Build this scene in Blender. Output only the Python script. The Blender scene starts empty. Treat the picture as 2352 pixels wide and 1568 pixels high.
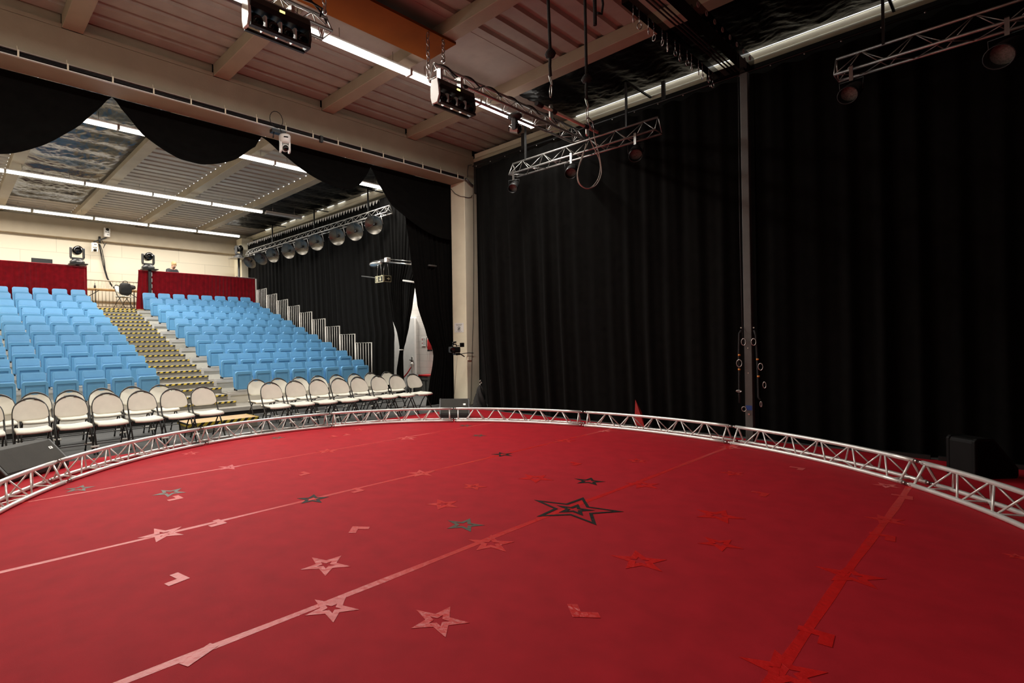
import bpy, bmesh, math, random
from mathutils import Vector, Matrix, noise
from math import sin, cos, pi, radians, sqrt, atan2
random.seed(7)
S = bpy.context.scene
C = S.collection

# ---------------------------------------------------------------- camera, world, exposure
CAMH = 1.58
YAW, PITCH, ROLL = 0.7146992, 0.0020423913, -0.0155678
FPX, CX0, IW, IH = 1227.631, 926.444, 2352.0, 1568.0
fw = Vector((sin(YAW) * cos(PITCH), cos(YAW) * cos(PITCH), sin(PITCH)))
r0 = Vector((cos(YAW), -sin(YAW), 0))
u0 = r0.cross(fw)
rt = cos(ROLL) * r0 + sin(ROLL) * u0
up = -sin(ROLL) * r0 + cos(ROLL) * u0
cd = bpy.data.cameras.new('camera')
cam = bpy.data.objects.new('camera', cd)
C.objects.link(cam)
mw = Matrix.Identity(4)
for i in range(3):
    mw[i][0], mw[i][1], mw[i][2] = rt[i], up[i], -fw[i]
mw[0][3], mw[1][3], mw[2][3] = 0, 0, CAMH
cam.matrix_world = mw
cd.sensor_width = 36
cd.lens = 36 * FPX / IW
cd.shift_x = (IW / 2 - CX0) / IW
cd.clip_start = .05
S.camera = cam
w = bpy.data.worlds.new('world')
S.world = w
w.use_nodes = True
w.node_tree.nodes['Background'].inputs[0].default_value = (.9, .95, 1, 1)
w.node_tree.nodes['Background'].inputs[1].default_value = 0.004
S.view_settings.view_transform = 'Standard'
S.view_settings.look = 'None'
S.view_settings.gamma = 1
S.view_settings.use_curve_mapping = False
S.view_settings.exposure = 0.0
TUBE = 4.5           # glow of the fluorescent diffusers in the seating bay
TUBE_F = 7.0         # glow of the row over the ring
WATT, WATT_F = 76.0, 52.0   # power of the tubes inside each batten


# ---------------------------------------------------------------- materials
MATS = {}
def mat(name, col, rough=.6, metal=0., var=.08, scale=6., bump=0., bscale=40., emit=None, spec=.5, sheen=0., aniso=0.):
    m = bpy.data.materials.new(name)
    m.use_nodes = True
    nt = m.node_tree
    b = nt.nodes['Principled BSDF']
    b.inputs['Roughness'].default_value = rough
    b.inputs['Metallic'].default_value = metal
    b.inputs['Specular IOR Level'].default_value = spec
    if sheen:
        b.inputs['Sheen Weight'].default_value = sheen
        b.inputs['Sheen Roughness'].default_value = .4
    if aniso:
        b.inputs['Anisotropic'].default_value = aniso
    tc = nt.nodes.new('ShaderNodeTexCoord')
    if var:
        n = nt.nodes.new('ShaderNodeTexNoise')
        n.inputs['Scale'].default_value = scale
        n.inputs['Detail'].default_value = 6
        nt.links.new(tc.outputs['Object'], n.inputs['Vector'])
        r = nt.nodes.new('ShaderNodeValToRGB')
        r.color_ramp.elements[0].position = .3
        r.color_ramp.elements[1].position = .7
        r.color_ramp.elements[0].color = [c * (1 - var) for c in col] + [1]
        r.color_ramp.elements[1].color = [min(1, c * (1 + var)) for c in col] + [1]
        nt.links.new(n.outputs['Fac'], r.inputs['Fac'])
        nt.links.new(r.outputs['Color'], b.inputs['Base Color'])
    else:
        b.inputs['Base Color'].default_value = list(col) + [1]
    if bump:
        n2 = nt.nodes.new('ShaderNodeTexNoise')
        n2.inputs['Scale'].default_value = bscale
        n2.inputs['Detail'].default_value = 4
        nt.links.new(tc.outputs['Object'], n2.inputs['Vector'])
        bp = nt.nodes.new('ShaderNodeBump')
        bp.inputs['Strength'].default_value = bump
        bp.inputs['Distance'].default_value = .02
        nt.links.new(n2.outputs['Fac'], bp.inputs['Height'])
        nt.links.new(bp.outputs['Normal'], b.inputs['Normal'])
    if emit:
        b.inputs['Emission Color'].default_value = list(emit[0]) + [1]
        b.inputs['Emission Strength'].default_value = emit[1]
    MATS[name] = m
    return m

def mat_stripe(name, ca, cb, freq, rough=.5):
    """diagonal hazard stripes running along x, leaning with z and y"""
    m = bpy.data.materials.new(name)
    m.use_nodes = True
    nt = m.node_tree
    b = nt.nodes['Principled BSDF']
    b.inputs['Roughness'].default_value = rough
    tc = nt.nodes.new('ShaderNodeTexCoord')
    sp = nt.nodes.new('ShaderNodeSeparateXYZ')
    nt.links.new(tc.outputs['Object'], sp.inputs[0])
    a = nt.nodes.new('ShaderNodeMath'); a.operation = 'SUBTRACT'
    nt.links.new(sp.outputs[0], a.inputs[0]); nt.links.new(sp.outputs[2], a.inputs[1])
    s = nt.nodes.new('ShaderNodeMath'); s.operation = 'MULTIPLY'; s.inputs[1].default_value = freq
    nt.links.new(a.outputs[0], s.inputs[0])
    f = nt.nodes.new('ShaderNodeMath'); f.operation = 'FRACT'
    nt.links.new(s.outputs[0], f.inputs[0])
    g = nt.nodes.new('ShaderNodeMath'); g.operation = 'GREATER_THAN'; g.inputs[1].default_value = .5
    nt.links.new(f.outputs[0], g.inputs[0])
    mx = nt.nodes.new('ShaderNodeMix'); mx.data_type = 'RGBA'
    mx.inputs[6].default_value = list(ca) + [1]
    mx.inputs[7].default_value = list(cb) + [1]
    nt.links.new(g.outputs[0], mx.inputs[0])
    nt.links.new(mx.outputs[2], b.inputs['Base Color'])
    MATS[name] = m
    return m

def mat_blocks(name, col, bw, bh, mortar=.006, swap=False, rough=.7, dark=.6):
    m = bpy.data.materials.new(name)
    m.use_nodes = True
    nt = m.node_tree
    b = nt.nodes['Principled BSDF']
    b.inputs['Roughness'].default_value = rough
    tc = nt.nodes.new('ShaderNodeTexCoord')
    mp = nt.nodes.new('ShaderNodeSeparateXYZ')
    cb = nt.nodes.new('ShaderNodeCombineXYZ')
    nt.links.new(tc.outputs['Object'], mp.inputs[0])
    nt.links.new(mp.outputs[1 if swap else 0], cb.inputs[0])
    nt.links.new(mp.outputs[2], cb.inputs[1])
    br = nt.nodes.new('ShaderNodeTexBrick')
    br.inputs['Scale'].default_value = 1
    br.inputs['Brick Width'].default_value = bw
    br.inputs['Row Height'].default_value = bh
    br.inputs['Mortar Size'].default_value = mortar
    br.inputs['Color1'].default_value = list(col) + [1]
    br.inputs['Color2'].default_value = [c * .96 for c in col] + [1]
    br.inputs['Mortar'].default_value = [c * dark for c in col] + [1]
    nt.links.new(cb.outputs[0], br.inputs['Vector'])
    nt.links.new(br.outputs['Color'], b.inputs['Base Color'])
    MATS[name] = m
    return m

CREAM = (.72, .64, .50)
mat('concrete_floor', (.06, .06, .058), .75, var=.25, scale=3, bump=.2)
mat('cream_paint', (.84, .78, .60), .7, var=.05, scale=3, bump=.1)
mat('cream_paint_shade', (.36, .30, .215), .7, var=.06, scale=3, bump=.1)  # cream paint darkened, shade of beams and joists put into the colour
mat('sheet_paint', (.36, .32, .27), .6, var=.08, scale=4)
mat('black_wall', (.02, .02, .02), .9, var=.2)
mat_blocks('panel_wall', (.64, .575, .45), 2.1, .62, .008, rough=.7, dark=.7)
mat_blocks('block_wall', (.74, .70, .65), .62, .20, .005, swap=True, dark=.72)
mat('foil', (.065, .062, .058), .26, .9, var=.3, scale=2.5, bump=.9, bscale=5)
mat('foil_black', (.012, .012, .012), .30, .6, var=.3, scale=2.5, bump=.8, bscale=7)
mat('barrier_steel', (.34, .31, .25), .45, .4, var=.1)
mat('brown_board', (.20, .058, .010), .9, var=.12, scale=2, spec=.05)
mat('black_cloth', (.0036, .0034, .0031), .95, var=.25, scale=9, bump=.15, bscale=160, spec=.08, sheen=.02)
mat('velvet', (.22, .003, .008), .75, var=.25, scale=7, sheen=.5, spec=.1)
mat('carpet', (.40, .011, .020), .70, var=.10, scale=5, bump=.2, bscale=420, spec=.13)
mat('tape_red', (.62, .012, .012), .30, var=.08, scale=9, bump=.25, bscale=28, spec=.60)
mat('tape_black', (.008, .008, .006), .6, var=.3, scale=14, bump=.3, bscale=30, spec=.2)
mat('tape_grey', (.06, .055, .035), .42, var=.35, scale=16, bump=.3, bscale=30, spec=.5)
mat('alu', (.86, .85, .82), .33, .5, var=.05, scale=14)
mat('alu_dull', (.42, .41, .39), .42, .8, var=.1, scale=14)
mat('black_metal', (.012, .012, .012), .45, var=.2, scale=10)
mat('grey_metal', (.10, .10, .095), .5, .2, var=.1, scale=8)
mat('steel', (.55, .54, .52), .28, .95, var=.08)
mat('mirror_dish', (.13, .12, .105), .30, 1., var=.2, scale=5, aniso=.85)
mat('seat_blue', (.14, .385, .66), .42, var=.05, scale=5)
mat('seat_groove', (.075, .24, .48), .5, var=.05, scale=5)
mat('chair_white', (.88, .86, .75), .45, var=.04, scale=7)
mat('chair_frame', (.014, .014, .014), .32, var=.1, spec=.7)
mat('clip_white', (.75, .73, .68), .5, var=.05)
mat('deck_grey', (.30, .28, .24), .7, var=.1, scale=6)
mat('riser_white', (.82, .78, .68), .55, var=.06, scale=4)
mat('rail_grey', (.62, .59, .54), .45, .2, var=.06)
mat('plywood', (.55, .36, .17), .6, var=.15, scale=5)
mat_stripe('hazard', (.80, .58, .07), (.012, .012, .010), 7.2)
mat_stripe('hazard_block', (.55, .43, .04), (.012, .012, .010), 7.2)
mat('grating', (.50, .45, .34), .6, .2, var=.1)
mat('diffuser', (.9, .9, .88), .5, emit=((1, .95, .86), TUBE), var=0)
mat('diffuser_front', (.9, .9, .88), .5, emit=((1, .955, .88), TUBE_F), var=0)
mat('diffuser_off', (.55, .55, .53), .5, var=.05)
mat('lamp_body', (.75, .73, .68), .5, var=.05)
mat('white_plastic', (.78, .76, .72), .4, var=.04)
mat('speaker_dark', (.005, .005, .005), .6, var=.2, spec=.2)
mat('speaker_black', (.018, .018, .017), .6, var=.2, bump=.3, bscale=120)
mat('grille', (.040, .037, .030), .7, var=.15, bump=.5, bscale=260)
mat('badge', (.35, .34, .32), .3, .7, var=.05)
mat('dark_rim', (.05, .05, .05), .4, var=.1)
mat('lens', (.20, .20, .19), .5, .0, var=.5, scale=60)
mat('glass_black', (.004, .004, .004), .08, var=0)
mat('rope_black', (.014, .014, .014), .8, var=.3, scale=60, bump=.5, bscale=90)
mat('rope_white', (.62, .60, .54), .6, var=.1, scale=50)
mat('trapeze_white', (.72, .66, .54), .5, var=.08)
mat('trapeze_red', (.45, .05, .04), .5, var=.1)
mat('orange', (.80, .30, .06), .5, var=.1)
mat('red_paint', (.42, .008, .012), .35, var=.06)
mat('door_white', (.86, .85, .82), .5, var=.03)
mat('paper', (.86, .85, .82), .7, var=.02)
mat('ink', (.05, .05, .055), .7, var=0)
mat('sign_dark', (.020, .018, .012), .5, var=.05)
mat('sign_glow', (.80, .76, .50), .5, var=.03)
mat('skin', (.58, .32, .22), .55, var=.06, scale=20)
mat('hair', (.42, .27, .12), .6, var=.2, scale=40, bump=.4)
mat('jacket', (.02, .022, .026), .8, var=.15)
mat('trousers', (.03, .03, .035), .85, var=.1)
mat('bag_black', (.016, .015, .014), .75, var=.3, scale=12, bump=.4, bscale=22)
mat('yellow_led', (.9, .8, .3), .4, var=0, emit=((1, .85, .3), 1.5))
mat('blue_tape', (.02, .06, .25), .5, var=.1)
mat('cone_red', (.45, .03, .03), .6, var=.1)
mat('day_slit', (.9, .92, .95), .5, var=0, emit=((.96, .98, 1), 2.2))


# ---------------------------------------------------------------- mesh builder
class MB:
    def __init__(s):
        s.v, s.f, s.sm, s.M = [], [], [], None
    def add(s, vs, fs, smooth=False):
        o = len(s.v)
        s.v += [tuple(s.M @ Vector(p)) if s.M else tuple(p) for p in vs]
        s.f += [tuple(i + o for i in f) for f in fs]
        s.sm += [smooth] * len(fs)
        return s
    def box(s, c, d, rot=None):
        vs = []
        for x in (-.5, .5):
            for y in (-.5, .5):
                for z in (-.5, .5):
                    p = Vector((x * d[0], y * d[1], z * d[2]))
                    if rot: p = rot @ p
                    vs.append(p + Vector(c))
        return s.add(vs, [(0, 1, 3, 2), (4, 6, 7, 5), (0, 4, 5, 1), (2, 3, 7, 6), (0, 2, 6, 4), (1, 5, 7, 3)])
    def bb(s, x0, x1, y0, y1, z0, z1):
        return s.box(((x0 + x1) / 2, (y0 + y1) / 2, (z0 + z1) / 2), (x1 - x0, y1 - y0, z1 - z0))
    def tube(s, pts, r, n=8, closed=False, cap=True):
        pts = [Vector(p) for p in pts]
        m = len(pts)
        rs = r if isinstance(r, (list, tuple)) else [r] * m
        vs, fs = [], []
        prev = None
        for i, p in enumerate(pts):
            if closed: t = (pts[(i + 1) % m] - pts[i - 1])
            else: t = pts[min(i + 1, m - 1)] - pts[max(i - 1, 0)]
            t.normalize()
            if prev is None:
                a = Vector((0, 0, 1)) if abs(t.z) < .9 else Vector((1, 0, 0))
                x = t.cross(a).normalized()
            else:
                x = (prev - t * prev.dot(t)).normalized()
            prev = x
            y = t.cross(x)
            for k in range(n):
                a = 2 * pi * k / n
                vs.append(p + (x * cos(a) + y * sin(a)) * rs[i])
        for i in range(m if closed else m - 1):
            j = (i + 1) % m
            for k in range(n):
                l = (k + 1) % n
                fs.append((i * n + k, i * n + l, j * n + l, j * n + k))
        s.add(vs, fs, True)
        if cap and not closed:
            o = len(s.v) - len(vs)
            s.f += [tuple(o + k for k in range(n))[::-1], tuple(o + (m - 1) * n + k for k in range(n))]
            s.sm += [False, False]
        return s
    def lathe(s, prof, o, ax, n=20, smooth=True):
        """prof: (radius, distance along axis)"""
        ax = Vector(ax).normalized()
        a = Vector((0, 0, 1)) if abs(ax.z) < .9 else Vector((1, 0, 0))
        x = ax.cross(a).normalized(); y = ax.cross(x)
        o = Vector(o)
        vs, fs = [], []
        for r, d in prof:
            for k in range(n):
                t = 2 * pi * k / n
                vs.append(o + ax * d + (x * cos(t) + y * sin(t)) * max(r, .0004))
        for i in range(len(prof) - 1):
            for k in range(n):
                l = (k + 1) % n
                fs.append((i * n + k, (i + 1) * n + k, (i + 1) * n + l, i * n + l))
        return s.add(vs, fs, smooth)
    def prism(s, out, o, ux, uy, th, n=None):
        """outline in plane (ux,uy) at o, extruded th along ux x uy"""
        ux, uy, o = Vector(ux).normalized(), Vector(uy).normalized(), Vector(o)
        nn = ux.cross(uy).normalized()
        k = len(out)
        vs = [o + ux * a + uy * b for a, b in out] + [o + ux * a + uy * b + nn * th for a, b in out]
        fs = [tuple(range(k))[::-1], tuple(range(k, 2 * k))]
        fs += [(i, (i + 1) % k, k + (i + 1) % k, k + i) for i in range(k)]
        return s.add(vs, fs)
    def grid(s, fn, nu, nv, smooth=True, closeu=False):
        vs = [fn(i / nu, j / nv) for i in range(nu + 1) for j in range(nv + 1)]
        fs = []
        for i in range(nu):
            for j in range(nv):
                a = i * (nv + 1) + j
                fs.append((a, a + nv + 1, a + nv + 2, a + 1))
        return s.add(vs, fs, smooth)
    def sphere(s, c, r, n=12):
        rr = r if isinstance(r, (tuple, list)) else (r, r, r)
        c = Vector(c)
        return s.grid(lambda u, v: c + Vector((rr[0] * cos(2 * pi * u) * sin(pi * v), rr[1] * sin(2 * pi * u) * sin(pi * v), rr[2] * cos(pi * v))), n, n // 2 + 1)
    def mesh(s, name):
        me = bpy.data.meshes.new(name)
        me.from_pydata([tuple(p) for p in s.v], [], s.f)
        me.polygons.foreach_set('use_smooth', s.sm)
        me.update()
        bm = bmesh.new(); bm.from_mesh(me)
        bmesh.ops.recalc_face_normals(bm, faces=bm.faces)
        bm.to_mesh(me); bm.free()
        return me
    def build(s, name, m, parent=None, bevel=0, solid=0):
        me = s.mesh(name)
        me.materials.append(MATS[m])
        o = bpy.data.objects.new(name, me)
        C.objects.link(o)
        if parent is not None: o.parent = parent
        if solid:
            md = o.modifiers.new('solid', 'SOLIDIFY'); md.thickness = solid; md.offset = 0
        if bevel:
            md = o.modifiers.new('bevel', 'BEVEL'); md.width = bevel; md.segments = 2; md.limit_method = 'ANGLE'; md.angle_limit = radians(40)
        return o

def thing(name, label, cat, loc=(0, 0, 0), rz=0, group=None):
    o = bpy.data.objects.new(name, None)
    C.objects.link(o)
    o.location = loc; o.rotation_euler = (0, 0, rz); o.empty_display_size = .1
    return tag(o, label, cat, group)
def tag(o, label=None, cat=None, group=None, kind=None):
    if label: o['label'] = label
    if cat: o['category'] = cat
    if group: o['group'] = group
    if kind: o['kind'] = kind
    return o
def struct(o, label, cat):
    return tag(o, label, cat, None, 'structure')
def dup(root, loc, rz=None, label=None):
    r = root.copy(); C.objects.link(r); r.location = loc
    if rz is not None: r.rotation_euler = (0, 0, rz)
    if label: r['label'] = label
    for ch in list(root.children):
        c = ch.copy(); C.objects.link(c); c.parent = r
        for g in list(ch.children):
            d = g.copy(); C.objects.link(d); d.parent = c
    return r
ORD = ['first', 'second', 'third', 'fourth', 'fifth', 'sixth', 'seventh', 'eighth', 'ninth', 'tenth', 'eleventh', 'twelfth']
def rrect(w, h, r, n=4, x0=0, y0=0):
    pts = []
    for cx, cy, a in ((w / 2 - r, h - r, 0), (-w / 2 + r, h - r, 90), (-w / 2 + r, r, 180), (w / 2 - r, r, 270)):
        for k in range(n + 1):
            t = radians(a + 90 * k / n)
            pts.append((x0 + cx + r * cos(t), y0 + cy + r * sin(t)))
    return pts

# pixel of the 2352x1568 photograph -> point of a given plane of the hall
def ray(px, py):
    return rt * (px - CX0) - up * (py - IH / 2) + fw * FPX
def onz(px, py, z):
    d = ray(px, py); return Vector((0, 0, CAMH)) + d * ((z - CAMH) / d.z)
def onx(px, py, x):
    d = ray(px, py); return Vector((0, 0, CAMH)) + d * (x / d.x)
def ony(px, py, y):
    d = ray(px, py); return Vector((0, 0, CAMH)) + d * (y / d.y)

# ---------------------------------------------------------------- hall shell
XL, XR, YF, YB = -1.25, 10.45, -1.9, 22.25
ZS = 6.37
struct(MB().bb(XL, 13.2, YF, YB + .3, -.2, 0).build('floor', 'concrete_floor'), 'dark grey floor of the hall', 'floor')

def sheet(x0, x1, y0, y1, flat=None):
    """trapezoid roof sheet, ribs along x"""
    b = MB()
    P = .33
    prof = []
    y = y0
    while y < y1 - 1e-6:
        for dy, dz in ((0, 0), (.20, 0), (.225, .05), (.305, .05)):
            if y + dy < y1: prof.append((y + dy, ZS + dz))
        y += P
    prof.append((y1, ZS))
    vs, fs = [], []
    for yy, zz in prof: vs += [(x0, yy, zz), (x1, yy, zz)]
    for i in range(len(prof) - 1): fs.append((2 * i, 2 * i + 1, 2 * i + 3, 2 * i + 2))
    b.add(vs, fs)
    return b
b = sheet(XL, XR, YF, 5.55)
b2 = sheet(XL, XR, 6.75, 8.95)
b.add(b2.v, b2.f); b.add([(XL, 5.5, ZS - .004), (XR, 5.5, ZS - .004), (XR, 6.8, ZS - .004), (XL, 6.8, ZS - .004)], [(0, 1, 2, 3)])
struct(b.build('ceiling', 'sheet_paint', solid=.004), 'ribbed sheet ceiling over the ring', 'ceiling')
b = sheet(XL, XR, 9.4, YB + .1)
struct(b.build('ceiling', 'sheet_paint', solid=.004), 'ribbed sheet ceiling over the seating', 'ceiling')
struct(MB().bb(XL, 13.2, YF, YB + .3, ZS + .12, ZS + .3).build('ceiling', 'black_wall'), 'roof deck above the ribbed sheets', 'ceiling')

for i, x in enumerate((-.83, 1.37, 3.57, 5.73, 7.96)):
    struct(MB().bb(x, x + .27, YF, 8.95, 6.17, ZS).build('trim_%d' % (i + 1), 'cream_paint_shade', bevel=.01), 'concrete ceiling joist over the ring, %s from the left' % ORD[i], 'joist')
    struct(MB().bb(x, x + .27, 9.42, YB, 6.17, ZS).build('trim_%d' % (i + 11), 'cream_paint_shade', bevel=.01), 'concrete ceiling joist over the seating, %s from the left' % ORD[i], 'joist')
# deep main beam between the two bays, with its column
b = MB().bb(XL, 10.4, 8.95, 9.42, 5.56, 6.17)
struct(b.build('trim_20', 'cream_paint_shade', bevel=.012), 'deep concrete beam crossing the hall above the ring edge', 'beam')
b = MB()
for a, c in ((-.56, 1.37), (1.64, 3.57), (3.84, 5.73), (6.0, 7.96), (8.23, 10.2)):
    b.bb(a, c, 8.95, 9.42, 6.17, 6.23).bb(a, c, 9.0, 9.36, 6.23, ZS + .06)
struct(b.build('trim_21', 'cream_paint_shade'), 'packing strip on top of the deep beam', 'trim')
struct(MB().bb(9.84, 10.30, 8.95, 9.42, 0, 5.56).build('wall_column', 'cream_paint', bevel=.015), 'cream concrete column under the right end of the deep beam', 'column')
b = MB().bb(10.24, 10.62, YF, 8.95, 6.08, 6.30)
b.tube([(10.25, YF, 6.13), (10.25, 8.95, 6.13)], .06, 12)
struct(b.build('trim_22', 'cream_paint'), 'cream wall plate along the right wall over the ring', 'beam')
b = MB().bb(10.24, 10.62, 9.42, YB, 6.08, 6.30)
b.tube([(10.25, 9.42, 6.13), (10.25, YB, 6.13)], .06, 12)
struct(b.build('trim_23', 'cream_paint'), 'cream wall plate along the right wall over the seating', 'beam')
# daylight slit between wall plate and roof
b = MB().bb(10.20, 10.24, YF, 6.1, 6.31, 6.345)
struct(b.build('window_1', 'day_slit'), 'thin slit of daylight above the wall plate beside the ring', 'window')
b = MB()
for k in range(13):
    y = 12.0 + k * .66
    if k % 4 != 3: b.bb(10.20, 10.24, y, y + .42, 6.31, 6.345)
struct(b.build('window_2', 'day_slit'), 'broken slit of daylight above the wall plate beside the seating', 'window')
for j_, x in enumerate((1.37, 3.57, 5.73, 7.96)):
    b = MB()
    y = 9.4
    while y < 21.8:
        b.bb(x - .006, x - .002, y + .235, y + .295, 6.374, 6.412)
        y += .33
    struct(b.build('window_%d' % (j_ + 3), 'day_slit'), 'tiny gaps of daylight at the roof sheet ribs along the %s joist over the seating' % ORD[j_ + 1], 'window')
# walls
b = MB().bb(XR, XR + .15, YF, 10.0, 0, 6.08).bb(XR, XR + .15, 14.2, YB, 0, 6.08).bb(XR, XR + .15, 10.0, 14.2, 4.1, 6.08)
struct(b.build('wall_right', 'black_wall'), 'right wall behind the black curtains, with a doorway', 'wall')
b = MB().bb(10.2, 10.44, YF, 8.95, 5.3, 6.08)
struct(b.build('trim_24', 'black_wall'), 'black boarding under the wall plate', 'trim')
struct(MB().bb(XL, 10.62, YB, YB + .15, 0, 6.4).build('wall_back', 'panel_wall'), 'cream panelled back wall behind the seating', 'wall')
struct(MB().bb(XL, 10.2, YB - .25, YB, 5.48, 6.14).build('trim_25', 'cream_paint_shade', bevel=.01), 'cream beam along the top of the back wall', 'beam')
struct(MB().bb(9.68, 10.2, 21.5, YB, 0, 6.1).build('trim_26', 'cream_paint', bevel=.01), 'cream column in the back right corner', 'column')
b = MB().bb(XL - .15, XL, YF, YB, 0, 6.5)
struct(b.build('wall_left', 'panel_wall'), 'left wall of the hall', 'wall')
struct(MB().bb(XL, XR, YF - .15, YF, 0, 6.5).build('wall_front', 'black_wall'), 'black front wall behind the viewer', 'wall')
# corridor behind the doorway
struct(MB().bb(11.45, 11.6, 9.3, 15.0, 0, 4.2).build('wall_corridor', 'block_wall'), 'painted block wall of the corridor behind the curtains', 'wall')
b = MB().bb(10.6, 11.6, 9.2, 9.3, 0, 4.2).bb(10.6, 11.6, 15, 15.1, 0, 4.2)
struct(b.build('wall_corridor_end', 'block_wall'), 'end walls of the corridor', 'wall')
struct(MB().bb(10.45, 11.6, 9.2, 15.1, 4.2, 4.3).build('ceiling_corridor', 'cream_paint'), 'corridor ceiling', 'ceiling')
d = MB().bb(11.36, 11.445, 12.56, 14.3, .01, 2.36).build('door_1', 'door_white', bevel=.006)
struct(d, 'white door standing in the corridor', 'door')
MB().box((11.33, 12.68, 1.02), (.05, .14, .03)).box((11.35, 12.68, 1.02), (.02, .05, .2)).build('door_handle', 'steel', d)

# insulation foil in three roof bays
def foil(name, x0, x1, y0, y1, label, m):
    def fn(u, v):
        x, y = x0 + (x1 - x0) * u, y0 + (y1 - y0) * v
        e = min(1, 8 * u, 8 * (1 - u))
        q = abs(sin(pi * y / .78))
        z = 6.30 - .05 * e * q + e * .05 * noise.noise((x * 1.2, y * 3.5, 3)) * .5 + e * .016 * noise.noise((x * 7 + y * 3, y * 11, 1)) + e * .010 * noise.noise((x * 16 - y * 7, y * 14, 5))
        return (x, y, z)
    o = MB().grid(fn, 70, int((y1 - y0) * 22)).build(name, m)
    return tag(o, label, 'insulation foil')
foil('insulation_foil', 8.23, 10.2, YF + .05, 6.24, 'black insulation foil on the ceiling bay beside the right wall, over the ring', 'foil_black')
foil('insulation_foil', 8.23, 10.2, 9.5, 20.2, 'black crinkled foil on the ceiling bay beside the right wall, over the seating', 'foil_black')
foil('insulation_foil', 1.64, 3.57, 10.9, 20.3, 'silvery crinkled foil on the left ceiling bay over the seating', 'foil')
tag(MB().bb(-1.2, 6.02, 5.6, 6.22, 6.13, 6.168).build('ceiling_board', 'brown_board'), 'orange brown board fixed flat under the ceiling joists beside the near light row', 'board')

# ---------------------------------------------------------------- fluorescent rows
def batten(x0, x1, y, z, dm, label, group, rods=True, pw=1.):
    t = thing('fluorescent_batten', label, 'light', ((x0 + x1) / 2, y, z), 0, group)
    L = (x1 - x0) / 2
    MB().bb(-L, L, -.045, .045, .03, .07).build('housing', 'lamp_body', t)
    out = [(-.055, .03), (-.05, -.01), (-.03, -.032), (.03, -.032), (.05, -.01), (.055, .03)]
    MB().prism(out, (-L + .02, 0, 0), (0, 1, 0), (0, 0, 1), 2 * L - .04).build('diffuser', dm, t)
    if dm != 'diffuser_off':
        ld = bpy.data.lights.new('tube_light', 'AREA')
        ld.shape = 'RECTANGLE'; ld.size = 2 * L - .06; ld.size_y = .09
        ld.spread = pi; ld.color = (1, .95, .87)
        ld.energy = (WATT_F if dm == 'diffuser_front' else WATT) * L / .85 * pw
        lo = bpy.data.objects.new('tube_light', ld); C.objects.link(lo)
        lo.parent = t; lo.location = (0, 0, -.036)
    for q in (-1, 1):
        MB().bb(q * (L - .01) - .01, q * (L - .01) + .01, -.058, .058, -.034, .07).build('end_cap', 'lamp_body', t)
        if rods:
            MB().tube([(q * L * .6, 0, .07), (q * L * .6, 0, (6.17 if rods is True else rods) - z)], .006, 5).build('hanger_rod', 'steel', t)
    return t
rows = [(11.70, [-1.2 + .53 + 1.7 * k for k in range(6)], 'row nearest the deep beam', 'fluorescent lights behind the deep beam'),
        (16.24, [1.26 - 1.7 + 1.7 * k for k in range(5)], 'middle row over the blue seats', 'middle row of fluorescent lights'),
        (20.45, [.52 - 1.7 + 1.725 * k for k in range(6)], 'row closest to the back wall', 'back row of fluorescent lights')]
for y, xs, nm, g in rows:
    for k, x in enumerate(xs):
        batten(x, x + 1.69, y, 5.93, 'diffuser', 'lit white fluorescent batten, %s from the left in the %s' % (ORD[k], nm), g)
t = batten(8.16, 9.5, 16.24, 5.93, 'diffuser_off', 'unlit grey fluorescent batten at the right end of the middle row', 'middle row of fluorescent lights', 6.24)
for k in range(6):
    x = -1.0 + 1.7 * k
    batten(x, min(x + 1.69, 9.17), 6.43, 5.93, 'diffuser_front', 'lit white fluorescent batten over the ring, %s from the left' % ORD[k], 'fluorescent lights over the ring')
batten(-1.0, .69, -.9, 5.93, 'diffuser_front', 'added fill light, a fluorescent batten unseen behind the viewer in the near left corner', 'fluorescent lights over the ring', True, .7)  # added fill lamp, brightens the sides that face the camera
batten(10.6, 11.3, 13.6, 4.0, 'diffuser', 'short fluorescent light on the corridor ceiling', 'corridor light', 4.2, 3.5)
batten(10.6, 11.3, 11.6, 4.0, 'diffuser', 'short fluorescent light on the corridor ceiling, nearer one', 'corridor light', 4.2, 2.0)

# ---------------------------------------------------------------- carpet with tape
RC = Vector((4.349, 4.029, 0)); RR = 4.60
car = tag(MB().bb(-1.15, 9.42, -1.7, 8.62, .001, .008).build('red_carpet', 'carpet'), 'red carpet covering the ring and the floor around it', 'carpet')
ZC = .0085
for i, yy in enumerate((.765, 2.765, 4.715, 6.68)):
    hx = sqrt(max(0, (RR - .02) ** 2 - (yy - RC.y) ** 2))
    n = 60
    b = MB()
    pts = [(RC.x - hx + 2 * hx * k / n) for k in range(n + 1)]
    wd = (.052, .05, .045, .035)[i]
    vs, fs = [], []
    for k, x in enumerate(pts):
        dy = .006 * sin(x * 1.7 + i) + .02 * (i == 1) * sin(x * .5)
        ww = wd * (1 + .12 * sin(x * 5 + i * 3))
        vs += [(x, yy + dy - ww / 2, ZC), (x, yy + dy + ww / 2, ZC)]
        if k: fs.append((2 * k - 2, 2 * k, 2 * k + 1, 2 * k - 1))
    b.add(vs, fs).build('seam_tape', 'tape_red', car, solid=.0012)

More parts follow.
